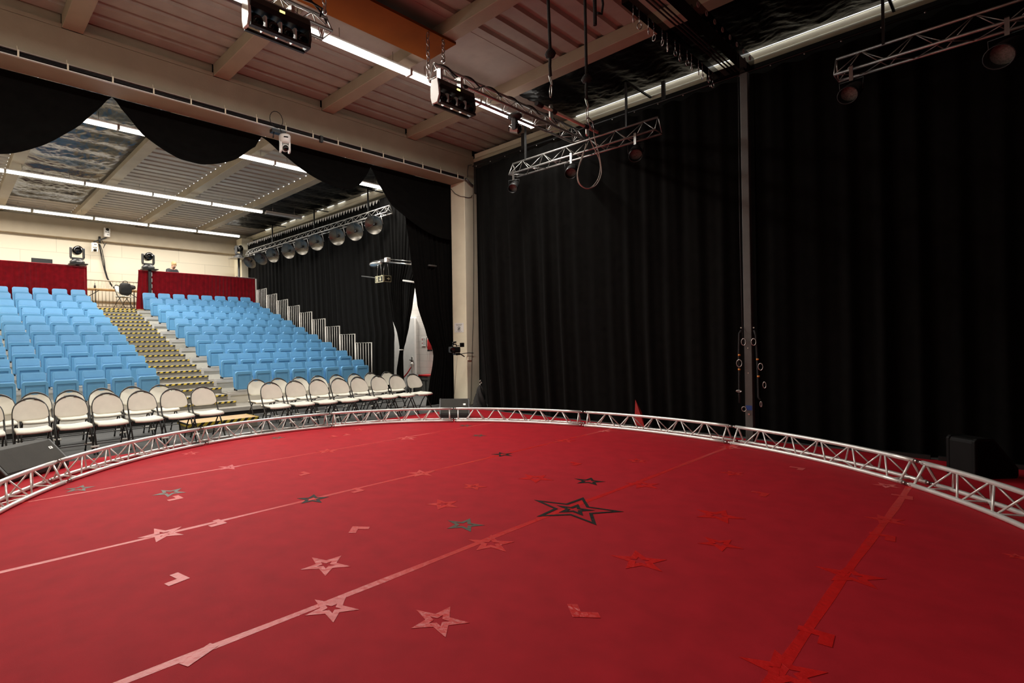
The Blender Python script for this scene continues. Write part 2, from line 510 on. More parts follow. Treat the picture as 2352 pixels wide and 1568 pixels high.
def star_out(r, rot, ri=.42):
    return [((r if k % 2 == 0 else r * ri) * cos(rot + pi * k / 5), (r if k % 2 == 0 else r * ri) * sin(rot + pi * k / 5)) for k in range(10)]
def star_ring(b, c, ro, ri, rot, z):
    o, i = star_out(ro, rot), star_out(ri, rot)
    vs = [(c.x + x, c.y + y, z) for x, y in o] + [(c.x + x, c.y + y, z) for x, y in i]
    b.add(vs, [(k, (k + 1) % 10, 10 + (k + 1) % 10, 10 + k) for k in range(10)])
def star(cx, cy, tx, ty, m, hole=.48, z=ZC + .0012):
    c, t = onz(cx, cy, ZC), onz(tx, ty, ZC)
    d = t - c
    b = MB(); star_ring(b, c, d.length, d.length * hole, atan2(d.y, d.x), z)
    return b.build('tape_star', m, car, solid=.001)
# big black double star
b = MB(); c = onz(1319, 1170, ZC); t = onz(1433, 1175, ZC)
rr, ro = (t - c).length, atan2((t - c).y, (t - c).x)
star_ring(b, c, rr, rr * .80, ro, ZC + .002); star_ring(b, c, rr * .42, rr * .19, ro, ZC + .002)
tag(b.build('tape_star', 'tape_black', car, solid=.001), 'largest black tape star, one star inside another')
for cx, cy, tx, ty in ((1353, 1105, 1391, 1106), (718, 1146, 756, 1141), (1155, 1043.5, 1128, 1043)):
    tag(star(cx, cy, tx, ty, 'tape_black'), 'black tape star')
for cx, cy, tx, ty in ((1066, 1205, 1114, 1206), (390, 1131, 428, 1130.5), (182, 1122, 220, 1116.5), (1100, 1000, 1118.5, 1000.5), (637, 1005, 655, 1004.5), (1069, 977, 1086, 977)):
    tag(star(cx, cy, tx, ty, 'tape_grey'), 'dull grey tape star')
for q in ((749, 1297, 806, 1301), (1007, 1425, 1079, 1430), (762, 1397, 825, 1400), (374, 1226, 423, 1228), (1128, 1248, 1182, 1244), (1018, 1158, 976, 1158),
          (1089, 1117, 1120, 1118), (968, 1087, 999, 1083), (1230, 1098, 1272, 1103), (1470, 1288, 1403, 1275), (1653, 1249, 1709, 1261), (1650, 1184, 1599, 1169),
          (1955, 1322, 1872, 1300), (2035, 1194, 1980, 1186), (1478, 1113, 1515, 1111), (1683, 1087, 1650, 1084), (1464, 1058, 1436, 1055), (935, 1006, 959, 1004),
          (752, 1036, 778, 1033), (527, 1073, 557, 1070), (437, 1041, 462, 1038), (1298, 1012, 1324, 1012), (1389, 990, 1372, 989), (1678, 1027, 1648, 1026),
          (824, 986.5, 841, 985.5), (2335, 1278, 2300, 1270), (1805, 1542, 1696, 1508), (2036, 1115, 2000, 1112)):
    star(*q, 'tape_red', .36)
def mark(px, py, a, s=.1, two=True):
    c = onz(px, py, ZC); z = ZC + .0015
    b = MB(); b.M = Matrix.Translation((c.x, c.y, z)) @ Matrix.Rotation(a, 4, 'Z')
    b.add([(-s, -.03, 0), (s, -.03, 0), (s, .03, 0), (-s, .03, 0)], [(0, 1, 2, 3)])
    if two: b.add([(s - .06, .03, 0), (s, .03, 0), (s, s + .05, 0), (s - .06, s + .05, 0)], [(0, 1, 2, 3)])
    return b.build('tape_mark', 'tape_red', car, solid=.0008)
for q in ((407, 1334, .2), (500, 1204, .1), (403, 1146, .05), (828, 1212, 2.3), (822, 1128, 0), (1321, 1402, 3.9), (1898, 1468, .1), (2045, 1236, .1), (700, 1089, .1), (766, 1003, 0), (797, 999, 0),
          (1755, 1136, 0), (1325, 1066, 0), (1840, 1077, 0), (2087, 1143, .1)):
    mark(*q, s=.075)
mark(458, 1503, .4, .10, False)

# ---------------------------------------------------------------- ring of curved triangular truss
ring = thing('ring_curb', 'low ring of silver curved triangular truss around the red carpet', 'truss ring', (RC.x, RC.y, .008))
def pol(r, a, z): return (r * cos(a), r * sin(a), z)
HT, RI, RO, RM = .226, 4.585, 4.825, 4.705
TR = .024
proto = None
for sgm in range(12):
    if proto is None:
        seg = MB()
        a0, a1 = radians(-15) + .010, radians(15) - .010
        for r_, z_ in ((RI, TR),):
            seg.tube([pol(r_, a0 + (a1 - a0) * k / 10, z_) for k in range(11)], TR, 10)
        sg = seg.build('truss_segment', 'alu', ring)
        for r_, z_, nm in ((RO, TR, 'bottom_chord'), (RM, TR + HT, 'top_chord')):
            MB().tube([pol(r_, a0 + (a1 - a0) * k / 10, z_) for k in range(11)], TR, 10).build(nm, 'alu', sg)
        br = MB()
        N = 5; dm = radians(2.1)
        for (ra, za, rb, zb) in ((RI, TR, RM, TR + HT), (RO, TR, RM, TR + HT)):
            for k in range(N):
                p0 = a0 + dm + (a1 - a0 - 2 * dm) * k / N
                p1 = a0 + dm + (a1 - a0 - 2 * dm) * (k + .5) / N
                p2 = a0 + dm + (a1 - a0 - 2 * dm) * (k + 1) / N
                e = .004
                br.tube([pol(ra, p0 + e, za), pol(rb, p1 - e, zb)], .0095, 6).tube([pol(rb, p1 + e, zb), pol(ra, p2 - e, za)], .0095, 6)
            for p in (a0 + .008, a1 - .008):
                br.tube([pol(ra, p, za), pol(rb, p, zb)], .012, 6)
        for k in range(N + 1):
            p = a0 + dm + (a1 - a0 - 2 * dm) * k / N
            br.tube([pol(RI, p, TR), pol(RO, p, TR)], .0095, 6)
        for k in range(0, N):
            p0 = a0 + dm + (a1 - a0 - 2 * dm) * k / N
            p1 = a0 + dm + (a1 - a0 - 2 * dm) * (k + 1) / N
            if k % 2: br.tube([pol(RI, p0, TR), pol(RO, p1, TR)], .0085, 6)
        br.build('bracing', 'alu', sg)
        cp = MB()
        for r_, z_ in ((RI, TR), (RO, TR), (RM, TR + HT)):
            for s_, p in ((-1, a0), (1, a1)):
                cp.tube([pol(r_, p, z_), pol(r_, p + s_ * .008, z_)], TR * .8, 8)
                cp.tube([pol(r_ - .03, p - s_ * .006, z_), pol(r_ + .03, p - s_ * .006, z_)], .005, 5)
        cp.build('coupler', 'steel', sg)
        proto = sg
    else:
        sg = proto.copy(); C.objects.link(sg); sg.parent = ring
        for ch in list(proto.children):
            c2 = ch.copy(); C.objects.link(c2); c2.parent = sg
        sg.rotation_euler = (0, 0, radians(30 * sgm))


# ---------------------------------------------------------------- tiered seating stand
TY = lambda k: 12.50 + .84 * (k - 1)        # front edge of tier k in the seat blocks
SY = lambda k: 12.305 + .84 * (k - 1)       # deck nosing on the stairs
TZ = lambda k: .413 + .265 * (k - 1)
AX0, AX1 = 3.72, 5.24                       # stair aisle
XE = 9.62                                   # right end of the stand
XW = -.95
TOPZ = 2.90
st = thing('seating_stand', 'tiered grey seating stand with a striped stair aisle', 'grandstand', (0, 0, 0))
MB().bb(XW, XE, 11.55, 12.52, .10, .17).build('deck', 'deck_grey', st, bevel=.004)
MB().bb(XW, XE, 11.53, 11.56, .10, .185).build('front_edge', 'rail_grey', st)
for k in range(1, 11):
    y1 = TY(k + 1) if k < 10 else 20.3
    for x0, x1 in ((XW, AX0), (AX1, XE)):
        MB().bb(x0, x1, TY(k), y1 + .02, TZ(k) - .03, TZ(k)).build('deck', 'deck_grey', st)
        zb = TZ(k - 1) if k > 1 else .17
        MB().bb(x0, x1, TY(k) + .015, TY(k) + .03, zb, TZ(k) - .03).build('riser_panel', 'riser_white', st)
        b = MB().bb(x0 - .0, x1 + .0, TY(k) - .03, TY(k) + .012, TZ(k) - .045, TZ(k) + .012)
        b.bb(x0, x1, TY(k) + .03, TY(k) + .09, TZ(k) + .0, TZ(k) + .05)
        b.build('nosing_rail', 'rail_grey', st)
# side cladding of the aisle
for x in (AX0, AX1 + .012):
    b = MB()
    for k in range(1, 11):
        y1 = TY(k + 1) if k < 10 else 20.3
        b.bb(x - .012, x, TY(k), y1, .1, TZ(k) - .03)
    b.build('side_panel', 'riser_white', st)
# steps
for k in range(1, 11):
    z0, z1 = TZ(k) - .1325, TZ(k)
    y0 = SY(k) - .33
    for j, (yy, zz, ye) in enumerate(((y0, z0, SY(k) + .05), (SY(k), z1, SY(k) + .56))):
        xr = AX1 - .10 if j else AX1 - .03
        MB().bb(AX0 + .02, xr, yy, ye, zz - .035, zz).bb(AX0 + .02, xr, yy + .02, yy + .035, zz - .135, zz - .035).build('step', 'deck_grey', st)
        MB().bb(AX0 + .02, xr - .005, yy - .004, yy + .004, zz - .030, zz + .004).bb(AX0 + .02, xr - .005, yy - .004, yy + .05, zz, zz + .003).build('hazard_strip', 'hazard', st)
    MB().bb(AX1 - .10, AX1 - .03, SY(k) - .015, SY(k) + .03, z1 - .11, z1 + .02).build('step_bracket', 'rail_grey', st)
# control platform at the top
MB().bb(XW, XE, 20.3, YB - .02, TOPZ - .06, TOPZ).build('deck', 'plywood', st)
MB().bb(AX0, AX1, 20.26, 20.31, TOPZ - .05, TOPZ + .004).build('hazard_strip', 'hazard', st)
b = MB()
for i in range(26):
    for j in range(3):
        b.box((AX0 + .05 + i * .058 + (j % 2) * .029, 20.22, TOPZ - .085 - j * .04), (.034, .02, .022))
b.bb(AX0, AX1, 20.235, 20.25, TOPZ - .2, TOPZ - .05).bb(AX0, AX1, 20.18, 20.25, TOPZ - .225, TOPZ - .2)
b.build('grating', 'grating', st)
for x in (XW + .1, .9, 2.3, AX0, AX1, 6.8, 8.2, XE - .05):
    for y in (12.6, 15.2, 17.8, 20.3, 22.1):
        zt = .1 if y < 12 else (TZ(min(10, int((y - 12.5) / .84) + 1)) - .03 if y < 20.3 else TOPZ - .06)
        MB().bb(x - .03, x + .03, y - .03, y + .03, 0, zt).build('support_leg', 'black_metal', st)
b = MB().bb(XW, XE, 11.57, 11.59, 0, .10).bb(XE - .02, XE, 12.58, YB - .05, 0, .3)  # front strip blackens the shaded opening under the deck
b.build('shade_skirt', 'black_metal', st)
# stepped hand rail down the right side
HX = 9.70
for k in range(9):
    y0 = 12.62 + .838 * k
    zt = 1.593 + .2745 * k
    z0 = TZ(k + 1) + .02
    L = .80
    b = MB()
    b.tube([(HX, y0, z0), (HX, y0, zt), (HX, y0 + L, zt), (HX, y0 + L, z0)], .021, 6)
    for j in range(1, 6):
        yy = y0 + L * j / 6 + .02
        b.tube([(HX, yy, z0 + .06), (HX, yy, zt)], .0095 if j < 5 else .016, 5)
    b.tube([(HX, y0, z0 + .06), (HX, y0 + L, z0 + .06)], .012, 5)
    b.build('hand_rail', 'rail_grey', st)

# ---------------------------------------------------------------- blue tip-up seats
def rr_tilt(w, h, r, n=4): return rrect(w, h, r, n)
seat0 = thing('tip_up_seat', 'x', 'seat', group='blue tip-up seats on the stand')
ty = Vector((0, .20, 1)).normalized()
nb = Vector((1, 0, 0)).cross(ty)
b = MB().prism(rrect(.415, .60, .055, 5), (0, .05, .02), (1, 0, 0), ty, .022)
b.prism(rrect(.36, .13, .03, 4, 0, .45), Vector((0, .05, .02)) + nb * .022, (1, 0, 0), ty, .0035)
b.build('backrest', 'seat_blue', seat0, bevel=.008)
tp = Vector((0, -.025, 1)).normalized()
npn = Vector((1, 0, 0)).cross(tp)
o = Vector((0, -.015, .0))
b = MB().prism(rrect(.43, .445, .055, 5), o, (1, 0, 0), tp, .05)          # seat body, front face towards -y
f = o + Vector((0, 0, 0))
pan = b.build('seat_pan', 'seat_blue', seat0, bevel=.008)
b = MB()
fr = o + npn * 0.0
# raised rim on the side that faces the ring, and the lower panel: the gap between is the hand slot
arc = [(.160 + .055 * cos(a_ * pi / 12), .39 + .055 * sin(a_ * pi / 12)) for a_ in range(7)]
b.prism([(-.165, .02), (-.165, .370), (.165, .370), (.165, .02), (.215, .02)] + arc + [(-q, r_) for q, r_ in arc[::-1]] + [(-.215, .02)], o + npn * .048, (1, 0, 0), tp, .022)
b.build('rim', 'seat_blue', pan, bevel=.006)
MB().prism(rrect(.318, .312, .02, 3, 0, .015), o + npn * .048, (1, 0, 0), tp, .016).build('panel', 'seat_blue', pan, bevel=.005)
b = MB()
for s_ in (-1, 1):
    b.bb(s_ * .17 - .015, s_ * .17 + .015, -.04, .10, -.026, .02)
b.build('bracket', 'black_metal', seat0)
used = False
def put_seat(x, k, label):
    global used
    loc = (x, TY(k) + .075, TZ(k) + .078)
    if not used:
        seat0.location = loc; seat0['label'] = label; used = True
    else:
        dup(seat0, loc, None, label)
for k in range(1, 11):
    for c in range(8):
        put_seat(5.64 + .5175 * c, k, 'blue tip-up seat in the right block, %s row from the front, %s from the aisle' % (ORD[k - 1], ORD[c]))
    nl = 6 if k <= 4 else 5
    for c in range(nl):
        put_seat(3.46 - .5175 * c, k, 'blue tip-up seat in the left block, %s row from the front, %s from the aisle' % (ORD[k - 1], ORD[c]))

# ---------------------------------------------------------------- white folding chairs
def chair_proto():
    t = thing('folding_chair', 'x', 'chair')
    # side tubes run from the front foot up through the backrest arch
    W_ = .222
    side = lambda s_: [(s_ * W_, -.235, .0), (s_ * (W_ - .002), -.05, .30), (s_ * (W_ - .006), .085, .50)]
    arch = []
    for k in range(19):
        a = pi * k / 18
        x = -(W_ - .008) * cos(a) * (1 if abs(cos(a)) < .9 else 1)
        z = .60 + .250 * sin(a) ** .75
        arch.append((x, .085 + (z - .5) * .42, z))
    MB().tube(side(-1) + arch + side(1)[::-1], .0125, 7).build('main_frame', 'chair_frame', t)
    for s_ in (-1, 1):
        MB().tube([(s_ * .195, .245, .0), (s_ * .195, .10, .25), (s_ * .195, -.06, .43)], .012, 6).build('leg', 'chair_frame', t)
    # backrest shell, dished, with a hand hole notch at the top
    def fnb_(u, v):
        x = .2115 * sin((u - .5) * pi)
        q = min(1., abs(x) / .2116)
        zt = .60 + .250 * max(0, 1 - q * q) ** .375
        if abs(x) < .075: zt -= .034 * (1 - (x / .075) ** 2) ** .7
        zb = .545 + .05 * q ** 6
        z = zb + (zt - zb) * v
        return (x, .085 + (z - .5) * .42 + .035 * (1 - q * q) - .016, z)
    MB().grid(fnb_, 26, 12).build('backrest', 'chair_white', t, solid=.013)
    MB().tube([(x, .085 + (.60 + .258 - .5) * .42, z) for x, z in ((-.078, .836), (-.045, .847), (0, .851), (.045, .847), (.078, .836))], .0165, 7).build('handle', 'chair_frame', t)
    b = MB()
    def fn(u, v):
        x = (u - .5) * .41; y = -.235 + v * .40
        return (x, y, .437 - .012 * (1 - (2 * u - 1) ** 2) - .022 * max(0, (.12 - v) / .12) ** 2 - .03 * 0)
    b.grid(fn, 8, 10)
    b.build('seat', 'chair_white', t, solid=.026)
    MB().tube([(-.19, -.2, .413), (.19, -.2, .413)], .010, 6).tube([(-.19, .12, .413), (.19, .12, .413)], .010, 6).tube([(-.2, -.2, .413), (-.2, .14, .413)], .010, 6).tube([(.2, -.2, .413), (.2, .14, .413)], .010, 6).build('seat_frame', 'chair_frame', t)
    b = MB()
    b.tube([(-.222, -.16, .12), (-.20, -.150, .145), (.20, -.150, .145), (.222, -.16, .12)], .0075, 6)
    b.build('front_stretcher', 'chair_frame', t)
    MB().tube([(-.195, .19, .10), (-.17, .18, .125), (.17, .18, .125), (.195, .19, .10)], .0075, 6).build('rear_stretcher', 'chair_frame', t)
    for x, y in ((-.222, -.235), (.222, -.235), (-.195, .245), (.195, .245)):
        MB().tube([(x, y, 0), (x, y * .97, .03)], .015, 7).build('foot_cap', 'black_metal', t)
    return t
ch0 = chair_proto()
cused = False
def put_chair(x, y, rz, label, group, z=.008):
    global cused
    if not cused:
        ch0.location = (x, y, z); ch0.rotation_euler = (0, 0, rz); ch0['label'] = label; ch0['group'] = group; cused = True
        return ch0
    c = dup(ch0, (x, y, z), rz, label); c['group'] = group
    return c
def clip(xa, xb, ya, yb, z, label):
    MBc = MB().tube([(xa, ya, z), (xb, yb, z)], .017, 8)
    o = MBc.build('linking_clip', 'clip_white')
    tag(o, label, 'chair clip', 'white clips linking the folding chairs')
CY = .24
rowsC = [('front row left of the steps', [.45, .975, 1.476, 1.96, 2.461, 2.955, 3.45], [9.38] * 7, 'left front row of folding chairs', .03),
         ('back row left of the steps', [.68, 1.16, 1.645, 2.125, 2.605, 3.085], [10.50] * 6, 'left back row of folding chairs', .03),
         ('front row right of the steps', [4.733, 5.240, 5.727, 6.21, 6.692, 7.175, 7.66, 8.145], [9.38, 9.37, 9.31, 9.26, 9.25, 9.18, 9.15, 9.12], 'right front row of folding chairs', -.05),
         ('back row right of the steps', [4.93, 5.43, 5.915, 6.398, 6.88, 7.363, 7.848, 8.33], [10.37, 10.38, 10.36, 10.36, 10.34, 10.31, 10.31, 10.27], 'right back row of folding chairs', -.04)]
for nm, xs, ys, g, rz in rowsC:
    for i, (x, y) in enumerate(zip(xs, ys)):
        n = len(xs)
        put_chair(x, y - CY, rz * .4 + random.uniform(-.012, .012), 'white folding chair in the %s, %s from the left' % (nm, ORD[i]), g)
        if i:
            xa = xs[i - 1]
            m_ = (xa + x) / 2; ym = (ys[i - 1] + y) / 2 - CY
            clip(m_ - .055, m_ + .055, ym - .175, ym - .175, .115, 'white clip joining front legs of %s and %s chairs, %s' % (ORD[i - 1], ORD[i], nm))
            clip(m_ - .075, m_ + .075, ym + .19, ym + .19, .115, 'white clip joining rear legs of %s and %s chairs, %s' % (ORD[i - 1], ORD[i], nm))
# wooden step in front of the stairs
t = thing('step_box', 'low wooden step with yellow and black edge in front of the stand', 'step', (4.0, 10.0, .002))
MB().bb(-.66, .66, -.29, .29, .165, .185).build('tread', 'plywood', t)
MB().bb(-.65, .65, -.275, .275, .0, .165).build('body', 'deck_grey', t)
MB().bb(-.665, .665, -.302, -.288, .125, .188).build('front_strip', 'hazard_block', t)
MB().bb(-.675, -.660, -.30, .29, .125, .188).bb(.660, .675, -.30, .29, .125, .188).build('side_strip', 'hazard_block', t)

# ---------------------------------------------------------------- curtains
def drape(name, m, axis, c, z0, z1, left, right, folds, amp, label, cat='curtain', nu=None, nz=26, hem=0., seed=0., phase=0., top=None, parent=None):
    """hanging cloth in the plane axis=c. left/right: functions z -> position along the other axis; pleats gather with the width"""
    nu = nu or int(folds * 12)
    W0 = abs(right(z1) - left(z1)) or 1
    def fn(u, v):
        zt = z1 if top is None else top(u)
        z = z0 + (zt - z0) * v
        l, r = left(z), right(z)
        s_ = l + (r - l) * u
        ww = .55 + .45 * sin(u * 13 + seed) * sin(u * 5.3 + seed * 2 + .5 * sin(z * .8))
        d = amp * ww * (sin(2 * pi * folds * u + phase + 1.1 * sin(u * 9 + seed) + .25 * sin(z * 1.1 + u * 8)) + .35 * sin(4.3 * pi * folds * u + seed))
        d *= (.55 + .45 * (1 - v))
        z += hem * .03 * sin(2 * pi * folds * u)
        return (c + d, s_, z) if axis == 'x' else (s_, c + d, z)
    o = MB().grid(fn, nu, nz).build(name, m, parent)
    if parent is None: tag(o, label, cat)
    return o
def interp(pts):
    pts = sorted(pts)
    def f(z):
        if z <= pts[0][0]: return pts[0][1]
        for (a, b_), (c_, d_) in zip(pts, pts[1:]):
            if z <= c_:
                t_ = (z - a) / (c_ - a); t_ = t_ * t_ * (3 - 2 * t_) * .35 + t_ * .65
                return b_ + (d_ - b_) * t_
        return pts[-1][1]
    return f
K = lambda v: (lambda z: v)
# scalloped head between the eyelets
def scal(zt, n, d=.05): return lambda u: zt - d * abs(sin(pi * n * u)) ** 2
drape('stage_curtain', 'black_cloth', 'x', 9.60, .012, 5.66, interp([(0, 8.16), (2, 8.30), (5.66, 8.40)]), K(2.66), 15, .075, 'tall black curtain on the right wall, between the cream column and the grey pole', seed=1, top=scal(5.68, 14))
drape('stage_curtain', 'black_cloth', 'x', 9.60, .012, 5.66, K(2.68), K(-1.6), 11, .075, 'tall black curtain on the right wall, right of the grey pole', seed=3, top=scal(5.68, 10))
b = MB()
for k in range(24):
    y = 8.3 - k * .42
    b.sphere((9.55, y, 5.69), .013, 6)
tag(b.build('curtain_eyelet', 'steel'), 'row of steel eyelets along the head of the black right curtains', 'eyelets', kind='stuff')
t = tag(MB().tube([(9.66, 8.5, 5.76), (9.66, -1.7, 5.76)], .02, 8).build('curtain_rail', 'black_metal'), 'black rail carrying the tall curtains on the right wall', 'curtain rail')
for k, yy in enumerate((7.05, 4.05)):
    MB().bb(9.64, 9.68, yy - .03, yy + .03, 5.775, 6.1).build('bracket', 'black_metal', t)

rc = drape('auditorium_curtain', 'black_cloth', 'x', 9.93, .012, 5.82, interp([(0, 11.86), (.68, 11.84), (1.71, 11.81), (1.85, 11.78), (2.4, 11.9), (5.8, 12.25)]), K(21.45), 30, .05, 'long black curtain along the right side of the seating stand', seed=5)
b = MB()
for k in range(64):
    y = 11.5 + k * .155
    if y > 21.4: break
    zz = 5.83 + (y - 12) * .006
    hh = .10 + .05 * random.random()
    b.add([(9.885, y, zz), (9.885, y + .13, zz), (9.88, y + .10, zz - hh * .8), (9.875, y + .055 + .03 * random.random(), zz - hh)], [(0, 1, 2, 3)])
b.build('lit_wall_gaps', 'white_plastic', rc, solid=.004)  # white pieces stand in for gaps showing the lit wall behind
tc = drape('tied_curtain', 'black_cloth', 'x', 9.80, .012, 5.8,
      interp([(0, 11.64), (.8, 11.60), (1.2, 11.49), (1.38, 11.44), (1.6, 11.49), (1.874, 11.57), (2.3, 11.80), (3.2, 12.0), (5.8, 12.30)]),
      interp([(0, 11.24), (.69, 11.317), (1.2, 11.325), (1.38, 11.31), (1.6, 11.20), (2.02, 11.04), (2.61, 10.865), (3.15, 10.75), (3.8, 10.35), (5.8, 9.85)]),
      13, .04, 'black curtain gathered by a tie, between the two bright gaps of the doorway', seed=2, nz=44)
MB().lathe([(.075, -.012), (.08, 0), (.075, .012)], (9.80, 11.375, 1.38), (0, 0, 1), 14).build('curtain_tie', 'clip_white', tc)
drape('tied_curtain', 'black_cloth', 'y', 9.60, .012, 4.95,
      interp([(0, 9.02), (.54, 9.15), (1.1, 9.29), (1.3, 9.31), (1.45, 9.26), (1.73, 9.09), (2.485, 8.79), (3.6, 8.60), (4.95, 8.40)]), K(10.1), 11, .05,
      'black curtain drawn aside against the left of the cream column', seed=4, nz=40)

def swag(x0, x1, bottom, label):
    f = interp2(bottom)
    def fn(u, v):
        x = x0 + (x1 - x0) * u
        zb = f(x)
        z = 5.57 + (zb - 5.57) * v
        e = sin(pi * min(1, max(0, u)))
        y = 9.45 + .05 * e * sin(pi * v) + .014 * sin(v * 34 + 2 * sin(u * 6)) * v * v * e
        return (x, y, z)
    tag(MB().grid(fn, 40, 30).build('swag_curtain', 'black_cloth'), label, 'swag')
def interp2(pts):
    pts = sorted(pts)
    def cr(p0, p1, p2, p3, t):
        return .5 * ((2 * p1) + (-p0 + p2) * t + (2 * p0 - 5 * p1 + 4 * p2 - p3) * t * t + (-p0 + 3 * p1 - 3 * p2 + p3) * t ** 3)
    def f(x):
        n = len(pts)
        for i in range(n - 1):
            if x <= pts[i + 1][0] or i == n - 2:
                t = (x - pts[i][0]) / (pts[i + 1][0] - pts[i][0]); t = min(1, max(0, t))
                g = lambda j: pts[min(n - 1, max(0, j))][1]
                return cr(g(i - 1), g(i), g(i + 1), g(i + 2), t)
    return f
swag(-.87, 2.12, [(-.87, 5.57), (-.6, 5.18), (-.3, 4.85), (.1, 4.56), (.4, 4.40), (.674, 4.345), (1.192, 4.588), (1.643, 4.973), (1.944, 5.337), (2.12, 5.57)], 'black swag curtain under the deep beam, leftmost')
swag(2.12, 4.69, [(2.12, 5.57), (2.255, 5.41), (2.577, 5.07), (3.059, 4.833), (3.35, 4.79), (3.649, 4.815), (4.144, 4.997), (4.578, 5.346), (4.69, 5.55)], 'black swag curtain under the deep beam, second from the left')
swag(4.69, 7.31, [(4.69, 5.55), (5.03, 5.365), (5.608, 5.08), (6.1, 4.94), (6.561, 4.895), (6.8, 4.94), (7.026, 5.085), (7.22, 5.33), (7.31, 5.5)], 'black swag curtain under the deep beam, third from the left, beside the white camera')
swag(7.31, 9.86, [(7.31, 5.5), (7.514, 5.185), (7.888, 4.753), (8.556, 4.443), (9.275, 4.218), (9.86, 4.17)], 'black swag curtain under the deep beam, ending at the cream column')

# ---------------------------------------------------------------- red velvet masking round the control platform
def velv(x0, x1, zb, label, slope=0):
    o = drape('velvet_drape', 'velvet', 'y', 20.42, zb, 4.285, interp([(zb, x0 - slope), (4.28, x0)]), K(x1), (x1 - x0) * 6.5, .028, label, 'drape', seed=x0)
    MB().tube([(x0, 20.42, 4.285), (x1, 20.42, 4.285)], .02, 8).build('rail', 'velvet', o)
velv(-.9, 3.75, 2.91, 'dark red velvet drape behind the left seat block')
velv(5.34, 9.74, 2.91, 'dark red velvet drape behind the right seat block', .1)
t = tag(MB().bb(9.76, 9.80, 20.35, 20.40, 2.95, 4.27).build('drape_post', 'rail_grey'), 'grey post at the right end of the red velvet drape', 'post')
t = tag(MB().bb(8.98, 9.03, 20.45, 20.5, 2.9, 4.33).build('drape_post', 'black_metal'), 'dark post seen through the right red velvet drape', 'post')

# ---------------------------------------------------------------- moving head lights
def moving_head(loc, rz, label, s_=1., flip=False, tilt=0., group='moving head lights', name='moving_head_light'):
    t = thing(name, label, 'stage light', loc, rz, group)
    sc = Matrix.Scale(s_, 4) @ (Matrix.Rotation(pi, 4, 'X') if flip else Matrix.Identity(4))
    b = MB(); b.M = sc
    b.lathe([(.0, 0), (.17, 0), (.19, .03), (.19, .055), (.15, .10), (.12, .13), (0, .13)], (0, 0, 0), (0, 0, 1), 20)
    b.build('base', 'dark_rim', t)
    b = MB(); b.M = sc
    for q in (-1, 1):
        b.prism(rrect(.11, .30, .045, 4), (q * .165 + .02, -.055 + .055, .16), (0, 1, 0), (0, 0, 1), -.04)
    b.bb(-.17, .17, -.05, .05, .13, .17)
    b.build('yoke', 'dark_rim', t, bevel=.006)
    b = MB(); b.M = sc @ Matrix.Translation((0, 0, .37)) @ Matrix.Rotation(tilt, 4, 'X')
    b.lathe([(.0, -.17), (.085, -.165), (.12, -.10), (.125, 0), (.115, .08), (.085, .16), (0, .165)], (0, 0, 0), (0, -1, 0), 20)
    h = b.build('head', 'glass_black', t)
    b = MB(); b.M = sc @ Matrix.Translation((0, 0, .37)) @ Matrix.Rotation(tilt, 4, 'X')
    b.grid(lambda u, v: (.132 * cos(pi * (.08 + .84 * u)), .11 - .22 * v, .132 * sin(pi * (.08 + .84 * u))), 12, 6)
    b.build('cover', 'badge', h)
    b = MB(); b.M = sc
    b.bb(-.07, .07, -.192, -.185, .03, .06)
    b.build('display', 'badge', t)
    return t
def stand_plate(x, y, z, zfoot, label, dy=0):
    t = thing('light_stand', label, 'stand', (x, y, z))
    MB().bb(-.27, .25, -.2, .2, -.03, 0).build('top_plate', 'black_metal', t)
    MB().bb(-.05, .05, dy - .03, dy + .03, zfoot - z + .02, -.03).build('post', 'black_metal', t)
    for k in range(6): MB().bb(.05, .075, dy - .03, dy + .03, -.12 - k * .21, -.25 - k * .21).build('rung', 'alu_dull', t)
    MB().bb(-.20, .20, dy - .028, dy + .028, zfoot - z + .002, zfoot - z + .02).build('base_plate', 'black_metal', t)
stand_plate(3.49, 20.345, 4.345, TOPZ + .004, 'black stand holding the moving head over the left velvet drape', .165)
stand_plate(5.70, 20.345, 4.345, TOPZ + .004, 'black stand holding the moving head in front of the right velvet drape')
moving_head((3.46, 20.345, 4.348), .1, 'dark moving head light above the left red velvet drape', 1.16)
moving_head((5.65, 20.345, 4.348), .1, 'dark moving head light above the right red velvet drape, left of the person', 1.16)
# corner tower
t = thing('light_tower', 'dark slim tower pole in the back right corner', 'stand', (9.42, 21.2, TOPZ))
MB().tube([(0, 0, 0), (0, 0, 2.26)], .045, 10).build('pole', 'black_metal', t)
MB().bb(-.35, .35, -.28, .28, 2.26, 2.29).build('top_plate', 'alu_dull', t)
MB().bb(-.3, .3, -.3, .3, 0, .02).build('base_plate', 'black_metal', t)
moving_head((9.42, 21.2, TOPZ + 2.295), .5, 'moving head light on the corner tower beside the long truss', 1.05)

